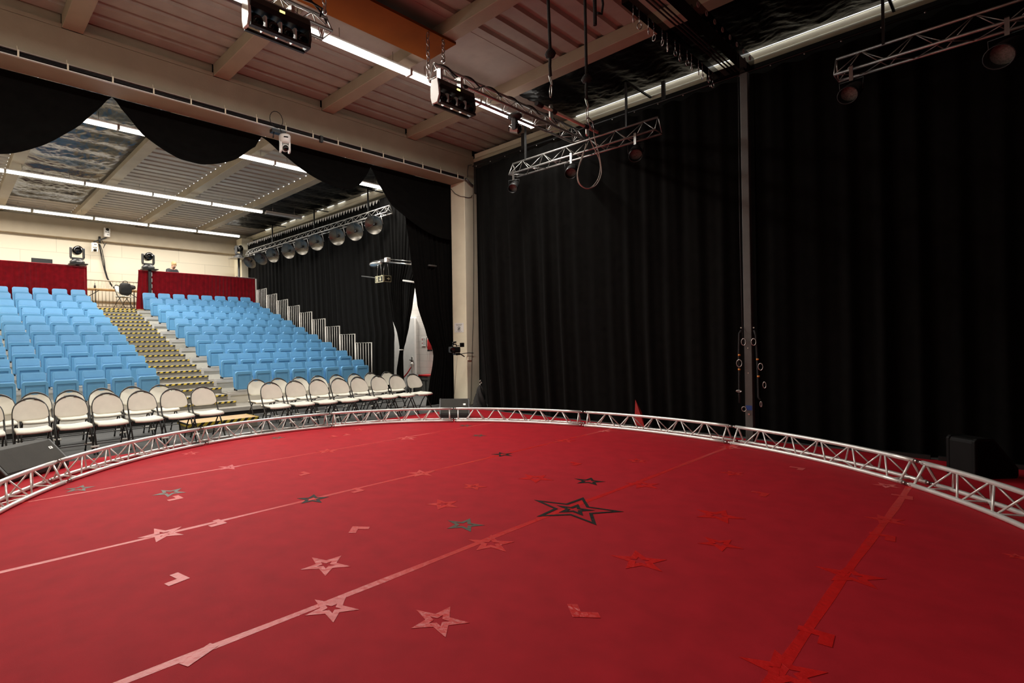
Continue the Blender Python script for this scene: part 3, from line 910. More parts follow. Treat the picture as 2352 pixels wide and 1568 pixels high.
# ---------------------------------------------------------------- straight truss
def truss(name, p0, p1, H, label, period=.45, r=.02, cat='truss', m='alu_dull', flip=1, end=True):
    p0, p1 = Vector(p0), Vector(p1)
    L = (p1 - p0).length
    ax = (p1 - p0).normalized()
    sd = ax.cross(Vector((0, 0, 1))).normalized()
    t = thing(name, label, cat, p0)
    A = sd * -H * .56; B = sd * H * .56; T = Vector((0, 0, H * flip))
    if flip < 0: A, B, T = A + Vector((0, 0, H)), B + Vector((0, 0, H)), Vector((0, 0, 0))
    for q in (A, B, T):
        MB().tube([q, q + ax * L], r, 8).build('chord', m, t)
    b = MB()
    n = max(2, round(L / period))
    for (a, c) in ((A, T), (B, T), (A, B)):
        for k in range(n):
            s0, s1, s2 = L * k / n, L * (k + .5) / n, L * (k + 1) / n
            b.tube([a + ax * s0, c + ax * s1], r * .36, 5).tube([c + ax * s1, a + ax * s2], r * .36, 5)
        if end:
            b.tube([a, c], r * .5, 5).tube([a + ax * L, c + ax * L], r * .5, 5)
    b.build('bracing', m, t)
    return t
tr1 = truss('lighting_truss', (9.6, 11.56, 5.24), (9.6, 20.7, 5.26), .20, 'long silver truss carrying big round reflector lamps along the right side', .4, .018)
b = MB()
tr2 = truss('lighting_truss', (9.2, 3.95, 5.07), (9.2, 6.98, 5.07), .25, 'silver truss in front of the black curtain, right of the cream column', .48)
tr3 = truss('lighting_truss', (9.2, -1.5, 5.065), (9.2, 1.58, 5.065), .25, 'dim truss at the top right corner against the black curtain', .48)
tr4 = truss('lighting_truss', (5.27, 5.33, 5.28), (9.0, 5.33, 5.28), .2, 'truss over the ring hung on two chains, ending at the black curtain', .42, .02)
tr5 = truss('lighting_truss', (-1.0, 5.40, 5.28), (3.55, 5.40, 5.28), .2, 'truss at the top edge holding the larger row of lamp heads', .42, .02)
for tr, ys, x0 in ((tr2, (.55, 2.7), 9.2), (tr3, (.5, 2.6), 9.2), (tr1, (1.0, 4.0, 7.0), 9.6)):
    for y in ys:
        zt = 6.14 - tr.location.z
        MB().bb(-.02, .02, y - .015, y + .015, .24, zt).bb(-.02, 10.17 - x0, y - .015, y + .015, zt - .03, zt).build('drop_arm', 'black_metal', tr)
# cable wound round the near truss
def onto(tr, pts): return [Vector(q) - Vector(tr.location) for q in pts]
pts = []
for k in range(70):
    s_ = 5.3 + k * .045; a = k * .55
    pts.append((s_, 5.33 + .028 * cos(a), 5.48 + .028 * sin(a)))
MB().tube(onto(tr4, pts), .012, 5).build('wound_cable', 'rope_black', tr4)
pts = [(5.55, 5.3, 5.46), (5.62, 5.22, 5.30), (5.75, 5.2, 5.26), (5.9, 5.22, 5.28), (6.05, 5.25, 5.33), (6.3, 5.28, 5.46)]
MB().tube(onto(tr4, pts), .008, 5).sphere(onto(tr4, [(5.78, 5.2, 5.26)])[0], (.05, .03, .025), 8).build('cable_loop', 'rope_black', tr4)
pts = [(2.9, 5.35, 5.48), (3.05, 5.3, 5.56), (3.2, 5.34, 5.60), (3.35, 5.38, 5.58), (3.5, 5.40, 5.50), (3.55, 5.40, 5.42)]
pt2 = [(2.9, 5.35, 5.46), (3.1, 5.30, 5.50), (3.3, 5.33, 5.54), (3.42, 5.3, 5.50), (3.36, 5.25, 5.36)]
MB().tube(onto(tr5, pts), .012, 5).build('cable_loop', 'rope_black', tr5)
MB().tube(onto(tr5, pt2), .012, 5).build('cable_loop', 'rope_black', tr5)
# lifting chains
def chain(p0, p1, label):
    b = MB(); p0, p1 = Vector(p0), Vector(p1)
    L = (p1 - p0).length; ax = (p1 - p0).normalized()
    n = max(2, int(L / .11)); h = L / n
    sx = ax.cross(Vector((0, 1, 0))).normalized(); sy = ax.cross(sx)
    for k in range(n):
        c_ = p0 + ax * h * (k + .5)
        b.tube([c_ + (sx if k % 2 else sy) * .026 * cos(2 * pi * i / 12) + ax * h * .60 * sin(2 * pi * i / 12) for i in range(12)], .009, 6, True)
    b.sphere(p0 - ax * .02, .03, 8)
    tag(b.build('lifting_chain', 'steel'), label, 'chain')
chain((5.29, 5.46, 5.36), (5.46, 5.64, 6.12), 'steel lifting chain at the end of the chained truss, left one')
chain((5.45, 5.32, 5.58), (5.77, 5.63, 6.12), 'steel lifting chain at the end of the chained truss, right one')
chain((3.52, 5.40, 5.56), (3.66, 5.62, 6.12), 'steel lifting chain above the top edge truss')
# bars of four moving heads
def head_bar(x, y, z, label, L=.86, rz=0):
    t = thing('head_bar_light', label, 'stage light', (x, y, z), rz, 'bars with four moving heads')
    out = [(-.085, 0), (-.095, .05), (-.065, .13), (.065, .13), (.095, .05), (.085, 0)]
    MB().prism(out, (-L / 2, 0, 0), (0, 1, 0), (0, 0, 1), L).build('housing', 'black_metal', t, bevel=.006)
    for q in (-1, 1):
        b = MB()
        b.prism([(-.08, .02), (-.09, -.10), (-.055, -.19), (.045, -.19), (.07, -.10), (.07, .02), (.05, .13), (-.06, .13)], (q * L / 2 - (.012 if q > 0 else .02), 0, 0), (0, 1, 0), (0, 0, 1), .032)
        b.build('end_plate', 'white_plastic' if q < 0 else 'dark_rim', t, bevel=.004)  # left plate coloured white for the tube light on it, right one dark
    MB().bb(-L / 2, L / 2, -.10, -.05, -.20, -.17).bb(-L / 2, L / 2, .03, .06, -.20, -.17).build('lower_rail', 'black_metal', t)
    for k in range(4):
        xx = -L / 2 + L * (k + .5) / 4
        h = MB().lathe([(0, -.06), (.055, -.06), (.068, -.03), (.068, .06), (.05, .09), (0, .085)], (xx, 0, -.085), (.25, -.75, -.6), 14).build('head', 'glass_black', t)
        MB().prism(rrect(.13, .15, .03, 3), (xx - .083, 0, -.165), (0, 1, 0), (0, 0, 1), .018).build('arm', 'white_plastic', h)
        MB().lathe([(0, 0), (.04, 0), (.045, .008)], Vector((xx, 0, -.085)) + Vector((.25, -.75, -.6)).normalized() * .088, (.25, -.75, -.6), 12).build('lens', 'glass_black', h)
    MB().bb(-.02, .04, -.098, -.09, .05, .075).build('status_light', 'yellow_led', t)
    for q in (-.19, .21): MB().bb(q - .02, q + .02, .03, .105, .09, 5.305 - z).bb(q - .02, q + .02, .06, .16, 5.305 - z, 5.318 - z).build('clamp', 'steel', t)
c1 = ony(637, 50, 5.158); c2 = ony(1041, 222, 5.082)
head_bar(c1.x, 5.158, c1.z, 'black bar of four moving heads under the top edge truss, the larger one', .70)
head_bar(c2.x, 5.082, c2.z, 'black bar of four moving heads under the chained truss, the smaller one', .70)
g = ony(1183, 270, 5.33)
moving_head((g.x, 5.33, 5.25), .4, 'black moving head hanging under the chained truss beside the light row', .60, True, .3)
# par cans
def par_can(p, d, label, s_=1.):
    d = Vector(d).normalized()
    t = thing('par_can', label, 'stage light', p, 0, 'black par cans on the front trusses')
    pr = lambda q: [(a * s_, b_ * s_) for a, b_ in q]
    MB().lathe(pr([(0, -.20), (.06, -.20), (.075, -.16), (.09, -.05), (.095, .10), (.095, .16), (.088, .16), (.086, .05)]), (0, 0, 0), d, 18).build('body', 'black_metal', t)
    MB().lathe(pr([(0, .065), (.05, .06), (.086, .05)]), (0, 0, 0), d, 18).build('lens', 'lens', t)
    sx = d.cross(Vector((0, 0, 1))).normalized()
    MB().tube([sx * .1 * s_, sx * .11 * s_ + Vector((0, 0, .13 * s_)), sx * -.11 * s_ + Vector((0, 0, .13 * s_)), sx * -.1 * s_], .009, 6).build('yoke', 'black_metal', t)
    zc = 5.07 - p[2]
    MB().bb(-.028, -.010, -.02, .02, .12 * s_, zc + .035).bb(-.028, .045, -.02, .02, zc + .024, zc + .036).build('hook_clamp', 'steel', t)
for (y, s_, d, lb) in ((6.84, 1.0, (-.8, -.35, -.55), 'at the left end of the truss beside the column'), (5.50, 1.12, (-.8, -.35, -.55), 'in the middle of the truss, beside the white cord loop'),
                       (4.27, 1.15, (-.8, -.35, -.55), 'at the right end of the truss beside the white cord loop'), (1.40, 1.15, (-.9, .1, -.5), 'at the left end of the top right corner truss'),
                       (.05, 1.4, (-.9, .3, -.5), 'at the frame edge on the top right corner truss')):
    par_can((9.045, y, 4.94 - .15 * s_), d, 'black par can ' + lb, s_)
# reflector lamps
for i, (y, z) in enumerate(((12.07, 4.96), (13.0, 4.92), (13.944, 4.92), (15.16, 4.93), (16.105, 4.91), (17.03, 4.90), (18.22, 4.91), (19.18, 4.91), (20.15, 4.89))):
    d = Vector((-.80, -.42, -.40 - (.35 if i > 6 else 0))).normalized()
    t = thing('reflector_lamp', 'round polished reflector lamp on the long right truss, %s from its near end' % ORD[i], 'stage light', (9.42, y, z), 0, 'reflector lamps on the long truss')
    R_ = .27
    MB().lathe([(.03, -.07), (.12, -.055), (.21, -.025), (R_, .012)], (0, 0, 0), d, 28).build('dish', 'mirror_dish', t)
    MB().lathe([(R_, .012), (R_ + .008, .015), (R_ + .006, -.02), (.20, -.07), (.10, -.13), (0, -.14)], (0, 0, 0), d, 24).build('shell', 'black_metal', t)
    sx = d.cross(Vector((0, 0, 1))).normalized(); sy = d.cross(sx)
    b = MB().lathe([(0, .0), (.035, -.02), (.035, -.08)], (0, 0, 0), d, 12)
    for a in (.4, .4 + 2 * pi / 3, .4 + 4 * pi / 3):
        b.tube([d * -.01, (sx * cos(a) + sy * sin(a)) * R_ + d * .012], .004, 4)
    b.build('hub', 'black_metal', t)
    for q in (-1, 1):
        MB().tube([sx * q * (R_ + .02), (9.488 - 9.42, (1 if sx.y * q > 0 else -1) * .24, 5.205 - z)], .013, 6).build('yoke_arm', 'alu_dull', t)

# ---------------------------------------------------------------- trapeze and rigging over the ring
ZT = 4.0
a, c = onz(1232, 237, ZT), onz(1375, 305, ZT)
YT = a.y
t = thing('trapeze', 'trapeze bar with white tape hanging on two black ropes', 'trapeze', (a.x, YT, ZT))
L = c.x - a.x
MB().tube([(.10, 0, 0), (L - .03, 0, 0)], .017, 10).build('bar', 'trapeze_white', t)
MB().tube([(0, 0, 0), (.10, 0, 0)], .024, 10).tube([(.27, 0, 0), (.34, 0, 0)], .026, 10).tube([(L - .32, 0, 0), (L - .25, 0, 0)], .026, 10).tube([(L - .03, 0, 0), (L + .02, 0, 0)], .014, 8).build('grip', 'rope_black', t)
xs = []
for px, py0 in ((1266, 258), (1349, 292)):
    g = ony(px, py0, YT); xs.append(g.x - a.x)
for i, x in enumerate(xs):
    b = MB()
    zs = .62 if i == 0 else .58
    topx = ony((1254, 1343)[i], 0, YT).x - a.x
    pts = [(x + (topx - x) * k / 12, 0, zs + (2.17 - zs) * k / 12) for k in range(13)]
    b.tube(pts, .0165, 8)
    b.tube([(x, 0, zs + .02), (x, 0, zs - .02)], .03, 8)
    b.build('rope', 'rope_black', t)
    b = MB()
    b.lathe([(0, -.045), (.045, -.03), (.06, 0), (.045, .03), (0, .045)], (x, 0, zs - .03), (0, 0, 1), 12)
    b.tube([(x, 0, zs - .03), (x - .012, 0, zs - .16), (x, 0, zs - .26)], .016, 8)
    b.build('rope_collar', 'rope_black', t)
    b = MB()
    for q, (zc, h) in enumerate(((zs - .30, .065), (zs - .42, .07))):
        pts = [(x + .02 * cos(2 * pi * k / 12) * (1 if q else .3), .02 * sin(2 * pi * k / 12) * (0 if q else 1) + .02 * cos(2 * pi * k / 12) * 0, zc + h * sin(2 * pi * k / 12 + .3)) for k in range(12)]
        b.tube(pts, .006, 6, True)
    b.prism(rrect(.06, .16, .028, 4), (x, .008, -.10), (1, 0, 0), (0, 0, 1), .014)
    b.build('shackle', 'steel', t)
def pxl(*pts): return [ony(px, py, YT - .02) for px, py in pts]
t = thing('cord_loop', 'thin white cord loop hanging below the right end of the trapeze', 'cord', ony(1352, 300, YT - .05))
for i, pp in enumerate((((1346, 330), (1340, 355), (1329, 385), (1326, 400), (1328, 418), (1338, 429), (1352, 433), (1370, 424), (1380, 404), (1381, 385), (1376, 355), (1366, 320), (1363, 298)),
                        ((1350, 330), (1336, 360), (1328, 390), (1327, 405), (1332, 422), (1345, 432), (1360, 429), (1374, 410), (1379, 385), (1375, 362), (1362, 335), (1353, 315)))):
    q = [ony(px, py, YT - .045 - .012 * i) - Vector(t.location) for px, py in pp]
    f = []
    for a_ in range(len(q) - 1):
        p0, p1, p2, p3 = q[max(0, a_ - 1)], q[a_], q[a_ + 1], q[min(len(q) - 1, a_ + 2)]
        for k in range(4):
            u = k / 4
            f.append(.5 * (2 * p1 + (p2 - p0) * u + (2 * p0 - 5 * p1 + 4 * p2 - p3) * u * u + (3 * p1 - p0 - 3 * p2 + p3) * u ** 3))
    f.append(q[-1])
    MB().tube(f, .005, 6).build('strand', 'rope_white', t)
o = MB().tube([ony(px, py, YT - .035) for px, py in ((1352, 270), (1362, 282), (1364, 298), (1356, 292), (1350, 275))], .007, 6, True).build('carabiner', 'steel')
tag(o, 'steel carabiner at the right rope of the trapeze', 'carabiner')
q = [ony(px, py, 3.0) for px, py in ((1367, -40), (1366, 0), (1367, 58))]
q2 = [ony(px, py, 3.0) for px, py in ((1378, -40), (1385, 10), (1382, 32), (1372, 30))]
tag(MB().tube(q, .022, 6).tube(q2, .014, 6).build('hanging_strap', 'rope_black'), 'short black strap with a loop hanging at the top edge', 'strap')

# pole and the rigging beam on top of it
PX, PY = 9.09, 2.635
t = thing('rigging_pole', 'tall grey square steel pole standing behind the ring on the right', 'pole', (PX, PY, 0))
MB().bb(-.05, .05, -.05, .05, .022, 5.5).build('post', 'grey_metal', t, bevel=.008)
MB().bb(-.07, .07, -.07, .07, .012, .022).build('base_plate', 'black_metal', t)
MB().bb(-.0515, -.05, -.04, .04, .50, .57).build('tape_mark', 'blue_tape', t)
b = MB()
for z in (.44, 1.05, 1.42): b.tube([(-.05, 0, z), (-.057, 0, z)], .014 if z < .5 else .008, 8)
b.build('bolt', 'steel', t)
MB().tube([(-.02, .075, 5.5), (-.03, .085, 3.2), (-.02, .075, 1.5)], .008, 5).build('cable', 'rope_black', t)
b = MB().box((7.6, 3.0, 5.60), (2.9, .09, .10)).box((9.0, 2.85, 5.56), (.12, .5, .12))
tag(b.build('rigging_beam', 'glass_black'), 'black rigging beam with a row of snap hooks, nearer the trapeze', 'beam')
b = MB().box((7.55, 2.58, 5.60), (3.1, .14, .16))
tag(b.build('rigging_beam', 'glass_black'), 'black rigging beam running straight to the top of the grey pole', 'beam')
b = MB()
for k in range(3): b.tube([(6.2, 2.78 + .045 * k, 5.62), (9.0, 2.76 + .045 * k, 5.62)], .011, 6)
tag(b.build('rigging_rope', 'rope_black'), 'three parallel black ropes between the two rigging beams', 'rope')
ringm = MB().tube([(.028 * cos(2 * pi * k / 14), 0, -.03 + .038 * sin(2 * pi * k / 14)) for k in range(14)], .006, 5, True)
ringm.tube([(0, 0, .01), (0, 0, .09)], .006, 5).tube([(.018 * cos(2 * pi * k / 10), 0, .11 + .022 * sin(2 * pi * k / 10)) for k in range(10)], .005, 5, True)
hk = ringm.build('snap_hook', 'steel')
tag(hk, 'steel snap hook hanging in the row under the nearer rigging beam', 'hook', 'snap hooks under the rigging beam')
first = True
for k in range(14):
    x = 6.35 + k * .2
    loc = (x, 3.0 + .02 * (k % 2), 5.46)
    if first: hk.location = loc; hk.rotation_euler = (0, 0, .3); first = False
    else:
        o = hk.copy(); C.objects.link(o); o.location = loc; o.rotation_euler = (0, 0, random.uniform(-.8, 1.2))
eb = MB().tube([(.03 * cos(2 * pi * k / 14), 0, .03 * sin(2 * pi * k / 14)) for k in range(14)], .006, 5, True).build('eye_ring', 'alu_dull')
tag(eb, 'steel ring along the side of the rigging beam leading to the pole', 'ring', 'steel rings on the rigging beam')
for k in range(8):
    loc = (6.9 + k * .27, 2.475, 5.57)
    if k == 0: eb.location = loc
    else:
        o = eb.copy(); C.objects.link(o); o.location = loc
for px_ in (1703, 1732):
    g = onx(px_, 758, PX - .09)
    MB().tube([(-.05, g.y - PY, g.z + .036), (-.11, g.y - PY, g.z + .036)], .010, 6).build('peg', 'steel', bpy.data.objects['rigging_pole'])
# safety straps on both sides of the pole
def strap(pts, name_lbl, marks, carabs, depth):
    t = thing('safety_strap', name_lbl, 'strap', onx(pts[0][0], pts[0][1], depth))
    base = Vector(t.location)
    P = [onx(px, py, depth) - base for px, py in pts]
    MB().tube(P, .014, 6).build('strap', 'rope_black', t)
    b = MB()
    for px, py in marks:
        g = onx(px, py, depth) - base; b.tube([g + Vector((0, 0, .012)), g - Vector((0, 0, .012))], .018, 8)
    b.build('orange_marker', 'orange', t)
    for px, py, w_, h_ in carabs:
        g = onx(px, py, depth - .02) - base
        MB().tube([g + Vector((0, w_ * cos(2 * pi * k / 14), h_ * sin(2 * pi * k / 14))) for k in range(14)], .006, 5, True).build('carabiner', 'steel', t)
strap(((1703, 758), (1698, 765), (1697, 815), (1698, 850), (1698, 895), (1699, 925)), 'black safety strap with orange markers hanging left of the pole', ((1698, 815), (1698, 848)), ((1708, 785, .03, .05), (1698, 834, .035, .055), (1697, 898, .035, .012), (1709, 939, .03, .035)), PX - .09)
strap(((1732, 758), (1736, 770), (1738, 800), (1741, 865), (1742, 912), (1746, 918)), 'black safety strap with orange markers hanging right of the pole', ((1740, 825), (1742, 864)), ((1731, 785, .03, .05), (1747, 842, .03, .05), (1756, 884, .02, .045), (1748, 928, .012, .04)), PX - .09)

# ---------------------------------------------------------------- floor monitors
def wedge(x, y, ang, L, D, H, label, logo=True, m='grille'):
    """wedge floor speaker; local +y is the side the grille faces"""
    t = thing('floor_monitor', label, 'speaker', (x, y, .008), ang)
    prof = [(-D / 2, 0), (D / 2 - .02, 0), (D / 2, .03), (D / 2, .11), (-.03, H), (-D / 2 + .03, H), (-D / 2, H - .03)]
    o = MB().prism(prof, (-L / 2, 0, 0), (0, 1, 0), (0, 0, 1), L).build('cabinet', 'speaker_black' if logo else 'speaker_dark', t, bevel=.012 if logo else .03)
    a, b_ = Vector((0, D / 2, .11)), Vector((0, -.03, H))
    dy = (b_ - a).normalized(); nn = Vector((1, 0, 0)).cross(dy)
    if nn.y < 0: nn = -nn
    gw = L - .07
    MB().prism([(-gw / 2, .015), (gw / 2, .015), (gw / 2, (b_ - a).length - .012), (-gw / 2, (b_ - a).length - .012)], a - nn * .004 if True else a, (1, 0, 0), dy, -.012 if Vector((1, 0, 0)).cross(dy).y < 0 else .012).build('grille', m, t)
    b = MB()
    for q in (-1, 1):
        b.prism([(p0, p1) for p0, p1 in prof], (q * (L / 2 - .018) - .018, 0, 0), (0, 1, 0), (0, 0, 1), .036)
    e = b.build('end_rim', 'dark_rim' if logo else 'speaker_dark', t, bevel=.01)
    e.scale = (1.0, 1.03, 1.02)
    if logo:
        c = a + dy * ((b_ - a).length * .58) + nn * .010
        cx = -gw / 2 + .075
        MB().prism(rrect(.05, .042, .004, 2), c + Vector((cx, 0, 0)), (1, 0, 0), dy, .006).build('badge', 'badge', t)
        MB().bb(-.002, .002, -.001, .001, -.001, .001)
        bb_ = MB().prism([(-.004, .010), (.004, .010), (.006, .034), (-.006, .034)], c + Vector((cx, 0, 0)) + nn * .005, (1, 0, 0), dy, .003)
        bb_.build('badge_mark', 'white_plastic', t)
    return t
# orientation: local +y towards the ring centre
def face(x, y, off=0): return atan2(RC.y - y, RC.x - x) - pi / 2 + off
wedge(.76, 8.15, face(.76, 8.15, -.04), .92, .50, .36, 'black wedge floor speaker at the left frame edge outside the ring')
wedge(8.02, 7.66, face(8.02, 7.66, -.02), .62, .44, .38, 'black wedge floor speaker outside the ring in front of the cream column')
wedge(8.70, .29, -2.25, .30, .48, .43, 'black wedge floor speaker outside the ring at the right frame edge', False, 'speaker_dark')
pts = [(8.42, -.42, .022), (8.52, -.30, .022), (8.5, -.22, .03), (8.6, -.16, .05), (8.55, -.34, .026), (8.7, -.42, .022), (9.1, -.5, .022)]
tag(MB().tube(pts, .010, 5).build('speaker_cable', 'rope_black'), 'black cable tangle beside the right floor speaker', 'cable')
b = MB()
for k, (y0, y1) in enumerate(((1.35, .75), (.68, .45), (.05, -.9))):
    b.bb(9.38, 9.44, min(y0, y1), max(y0, y1), .008, .06)
tag(b.build('curtain_weight', 'black_metal'), 'dark bar lying along the foot of the right curtain', 'bar')

# ---------------------------------------------------------------- cable tray on the deep beam
t = thing('cable_tray', 'narrow cable ladder along the lower edge of the deep beam', 'cable tray', (0, 8.93, 5.6))
for dz, nm in ((.045, 'rail'), (-.045, 'rail')):
    MB().bb(-1.2, 9.80, -.035, 0, dz - .008, dz + .008).build(nm, 'rail_grey' if dz < 0 else 'sheet_paint', t)
MB().bb(-1.2, 9.80, -.004, .012, -.04, .04).build('channel', 'black_metal', t)
for k in range(19):
    x = -.9 + k * .58
    MB().bb(x, x + .022, -.042, -.03, -.05, .05).tube([(x, -.036, .05), (x - .004, -.04, .10)], .004, 4).build('clip', 'cream_paint', t)
b = MB()
for k in range(4):
    b.tube([(-1.2 + i * .6, -.02 - .005 * (k % 2), -.03 + .018 * k + .006 * sin(i * 1.3 + k)) for i in range(19)], .007, 5)
b.build('cables', 'rope_black', t)
tag(MB().tube([(9.84, 8.90, 5.60), (9.95, 8.90, 5.53), (10.1, 8.90, 5.46)], .03, 8).build('conduit_elbow', 'grey_metal'), 'short grey conduit at the right end of the cable ladder', 'conduit')
tag(MB().tube([(9.825, 9.40, 5.46), (9.825, 9.25, 5.30), (9.825, 9.08, 5.20), (9.825, 8.93, 5.15), (9.95, 8.93, 5.15), (10.06, 8.93, 5.18), (10.11, 8.93, 5.24)], .007, 5).build('cable', 'rope_black'), 'thin cable sagging around the top of the cream column', 'cable')
tag(MB().tube([(10.16, 8.938, 5.55), (10.14, 8.938, 3.8), (10.08, 8.938, 2.2), (10.0, 8.938, 1.0), (9.94, 8.93, .12), (9.88, 8.91, .012)], .006, 5).build('cable', 'rope_black'), 'thin dark cable running down the front of the cream column', 'cable')
tag(MB().tube([(10.1, 8.935, 6.0), (9.98, 8.935, 5.96), (9.95, 8.935, 5.8), (9.95, 8.935, 5.66)], .012, 6).build('conduit', 'grey_metal'), 'bent grey conduit on the beam end above the column', 'conduit')

# white camera hanging on the beam
def dome_camera(loc, s_, label, up_=False, rz=0):
    t = thing('remote_camera', label, 'camera', loc, rz, 'white remote cameras')
    f_ = -1 if not up_ else 1
    M_ = Matrix.Scale(s_, 4) @ Matrix.Scale(f_, 4, (0, 0, 1))
    b = MB(); b.M = M_
    b.lathe([(0, 0), (.085, 0), (.095, .02), (.09, .12), (.075, .14), (0, .145)], (0, 0, 0), (0, 0, 1), 20)
    b.build('base', 'white_plastic', t)
    b = MB(); b.M = M_
    for q in (-1, 1): b.prism(rrect(.10, .19, .035, 4), (q * .07 + .012, 0, .10), (0, 1, 0), (0, 0, 1), -.024)
    b.build('arm', 'white_plastic', t, bevel=.004)
    b = MB(); b.M = M_
    b.lathe([(0, -.06), (.05, -.055), (.062, 0), (.058, .06), (0, .062)], (0, 0, .21), (0, -1, .35), 16)
    h = b.build('head', 'white_plastic', t)
    b = MB(); b.M = M_
    b.lathe([(.05, .055), (.046, .075), (0, .078)], (0, 0, .21), (0, -1, .35), 16)
    b.build('lens', 'glass_black', h)
    b = MB(); b.M = M_
    b.bb(-.035, .035, -.10, -.09, .05, .068)
    b.build('window', 'glass_black', t)
    return t
dome_camera((4.83, 8.80, 5.42), 1.12, 'white remote camera hanging from the deep beam between two swags', rz=-.3)
t = thing('camera_clamp', 'black clamp holding the white camera under the beam, with a cable loop', 'clamp', (4.75, 8.86, 5.47))
MB().bb(-.16, .12, -.04, .06, -.03, .03).tube([(-.12, -.03, -.02), (-.14, -.03, -.14)], .012, 6).build('bracket', 'black_metal', t)
MB().tube([(-.08 + .13 * cos(a_ * .42 - .6), -.05, .20 + .15 * sin(a_ * .42 - .6)) for a_ in range(0, 15)] + [(.02, -.04, .0)], .007, 5).build('cable_loop', 'rope_black', t)
tag(MB().bb(5.62, 5.68, 8.83, 8.885, 5.50, 5.62).build('junction_box', 'black_metal'), 'small black box under the cable ladder right of the white camera', 'box')

# cameras on the back wall with the cable run
dome_camera((4.27, 21.90, 5.36), 1.15, 'white remote camera hanging on the back wall, lower of the two', False, .1)
dome_camera((4.68, 21.90, 5.62), 1.15, 'white remote camera standing on the back wall bracket, upper of the two', True, .1)
t = thing('camera_bracket', 'black bracket with two arms and cables on the back wall', 'bracket', (4.45, 21.97, 5.5))
MB().tube([(-.20, -.03, -.1), (0, -.02, 0), (.22, -.05, .10)], .022, 6).tube([(0, -.02, .12), (0, -.02, -.12)], .04, 8).build('arm', 'black_metal', t)
MB().tube([(.05, -.06, 0), (.14, -.1, -.18), (.10, -.1, -.30), (.20, -.08, -.1)], .01, 5).build('loose_cable', 'rope_black', t)
b = MB()
dd = lambda px, py, y: ony(60 + px / 5.88, 560 + py / 5.88, y)
for k in range(3):
    off = Vector((.018 * (k - 1), -.01 * k, 0))
    b.tube([dd(985, 0, 22.0) + off, dd(1005, 80, 22.1) + off * (1 + k * .6), dd(1040, 230, 22.15) + off * 2, dd(1062, 350, 22.15) + off, dd(1095, 460, 22.1) + off, dd(1140, 540, 22.05) + off, dd(1190, 600, 22.0) + off], .014, 5)
tag(b.build('cable_run', 'rope_black'), 'bundle of black cables curving down the cream back wall', 'cable')

# ---------------------------------------------------------------- control platform behind the seats
t = thing('crowd_barrier', 'metal barrier with vertical bars against the back wall', 'barrier', (3.0, 21.74, TOPZ + .006))
MB().tube([(0, 0, 1.09), (4.2, 0, 1.09)], .024, 8).build('top_rail', 'barrier_steel', t)
MB().tube([(0, 0, .14), (4.2, 0, .14)], .014, 6).tube([(0, 0, .26), (4.2, 0, .26)], .012, 6).build('bottom_rail', 'barrier_steel', t)
for k in range(36):
    MB().tube([(.06 + k * .117, 0, .14), (.06 + k * .117, 0, 1.09)], .0095, 5).build('bar', 'barrier_steel', t)
MB().bb(0, .05, -.2, .2, 0, .03).bb(4.15, 4.2, -.2, .2, 0, .03).tube([(.025, 0, 0), (.025, 0, 1.09)], .02, 6).tube([(4.175, 0, 0), (4.175, 0, 1.09)], .02, 6).build('foot', 'barrier_steel', t)
t = thing('folding_table', 'plywood folding table on the platform behind the aisle', 'table', (4.75, 21.34, TOPZ + .016))
MB().bb(-.95, .95, -.3, .3, .69, .72).build('table_top', 'plywood', t)
for q in (-1, 1):
    b = MB()
    for s_ in (-.25, .25): b.tube([(q * .62, s_, 0), (q * .62, s_, .69)], .015, 6)
    b.tube([(q * .62, -.25, .08), (q * .62, .25, .08)], .012, 6).tube([(q * .85, 0, .42), (q * .45, 0, .69)], .014, 6)
    b.build('leg', 'black_metal', t)
tag(MB().lathe([(0, 0), (.035, 0), (.035, .10), (.02, .13), (.012, .14), (.012, .2), (0, .2)], (4.13, 21.2, TOPZ + .738), (0, 0, 1), 12).build('bottle', 'black_metal'), 'small dark bottle on the plywood table', 'bottle')
tag(MB().lathe([(0, 0), (.03, 0), (.035, .11), (0, .11)], (5.53, 21.15, TOPZ + .738), (0, 0, 1), 12).build('cup', 'white_plastic'), 'white cup on the right end of the plywood table', 'cup')
put_chair(4.90, 20.67, .75, 'white folding chair at the top of the aisle with a bag on it', 'folding chair on the platform', TOPZ + .014)
def blob(name, c, r, m, label, cat, seed, extra=None):
    def fn(u, v):
        a, p = 2 * pi * u, pi * v
        d = Vector((cos(a) * sin(p), sin(a) * sin(p), cos(p)))
        e = [math.copysign(abs(q) ** .65, q) for q in d]
        k = 1 + .10 * noise.noise(d * 2.2 + Vector((seed, 0, 0)))
        return (c[0] + r[0] * e[0] * k, c[1] + r[1] * e[1] * k, c[2] + r[2] * e[2] * k)
    t = thing(name, label, cat, c)
    b = MB().grid(lambda u, v: tuple(Vector(fn(u, v)) - Vector(c)), 24, 16)
    b.build('body', m, t)
    if extra: extra(t)
    return t
def strap_x(t):
    MB().tube([(-.08, 0, .2), (-.07, 0, .27), (.0, 0, .29), (.07, 0, .27), (.08, 0, .2)], .013, 6).build('handle', 'bag_black', t)
    MB().bb(-.16, .16, -.155, -.135, -.14, .02).build('pocket', 'rope_black', t)
blob('backpack', (4.955, 20.59, TOPZ + .71), (.20, .13, .22), 'bag_black', 'black backpack leaning on the white chair at the top of the aisle', 'bag', 2, strap_x)
blob('jacket', (5.22, 21.12, TOPZ + .835), (.20, .13, .085), 'bag_black', 'black folded jacket lying on the table edge beside the backpack', 'jacket', 5)

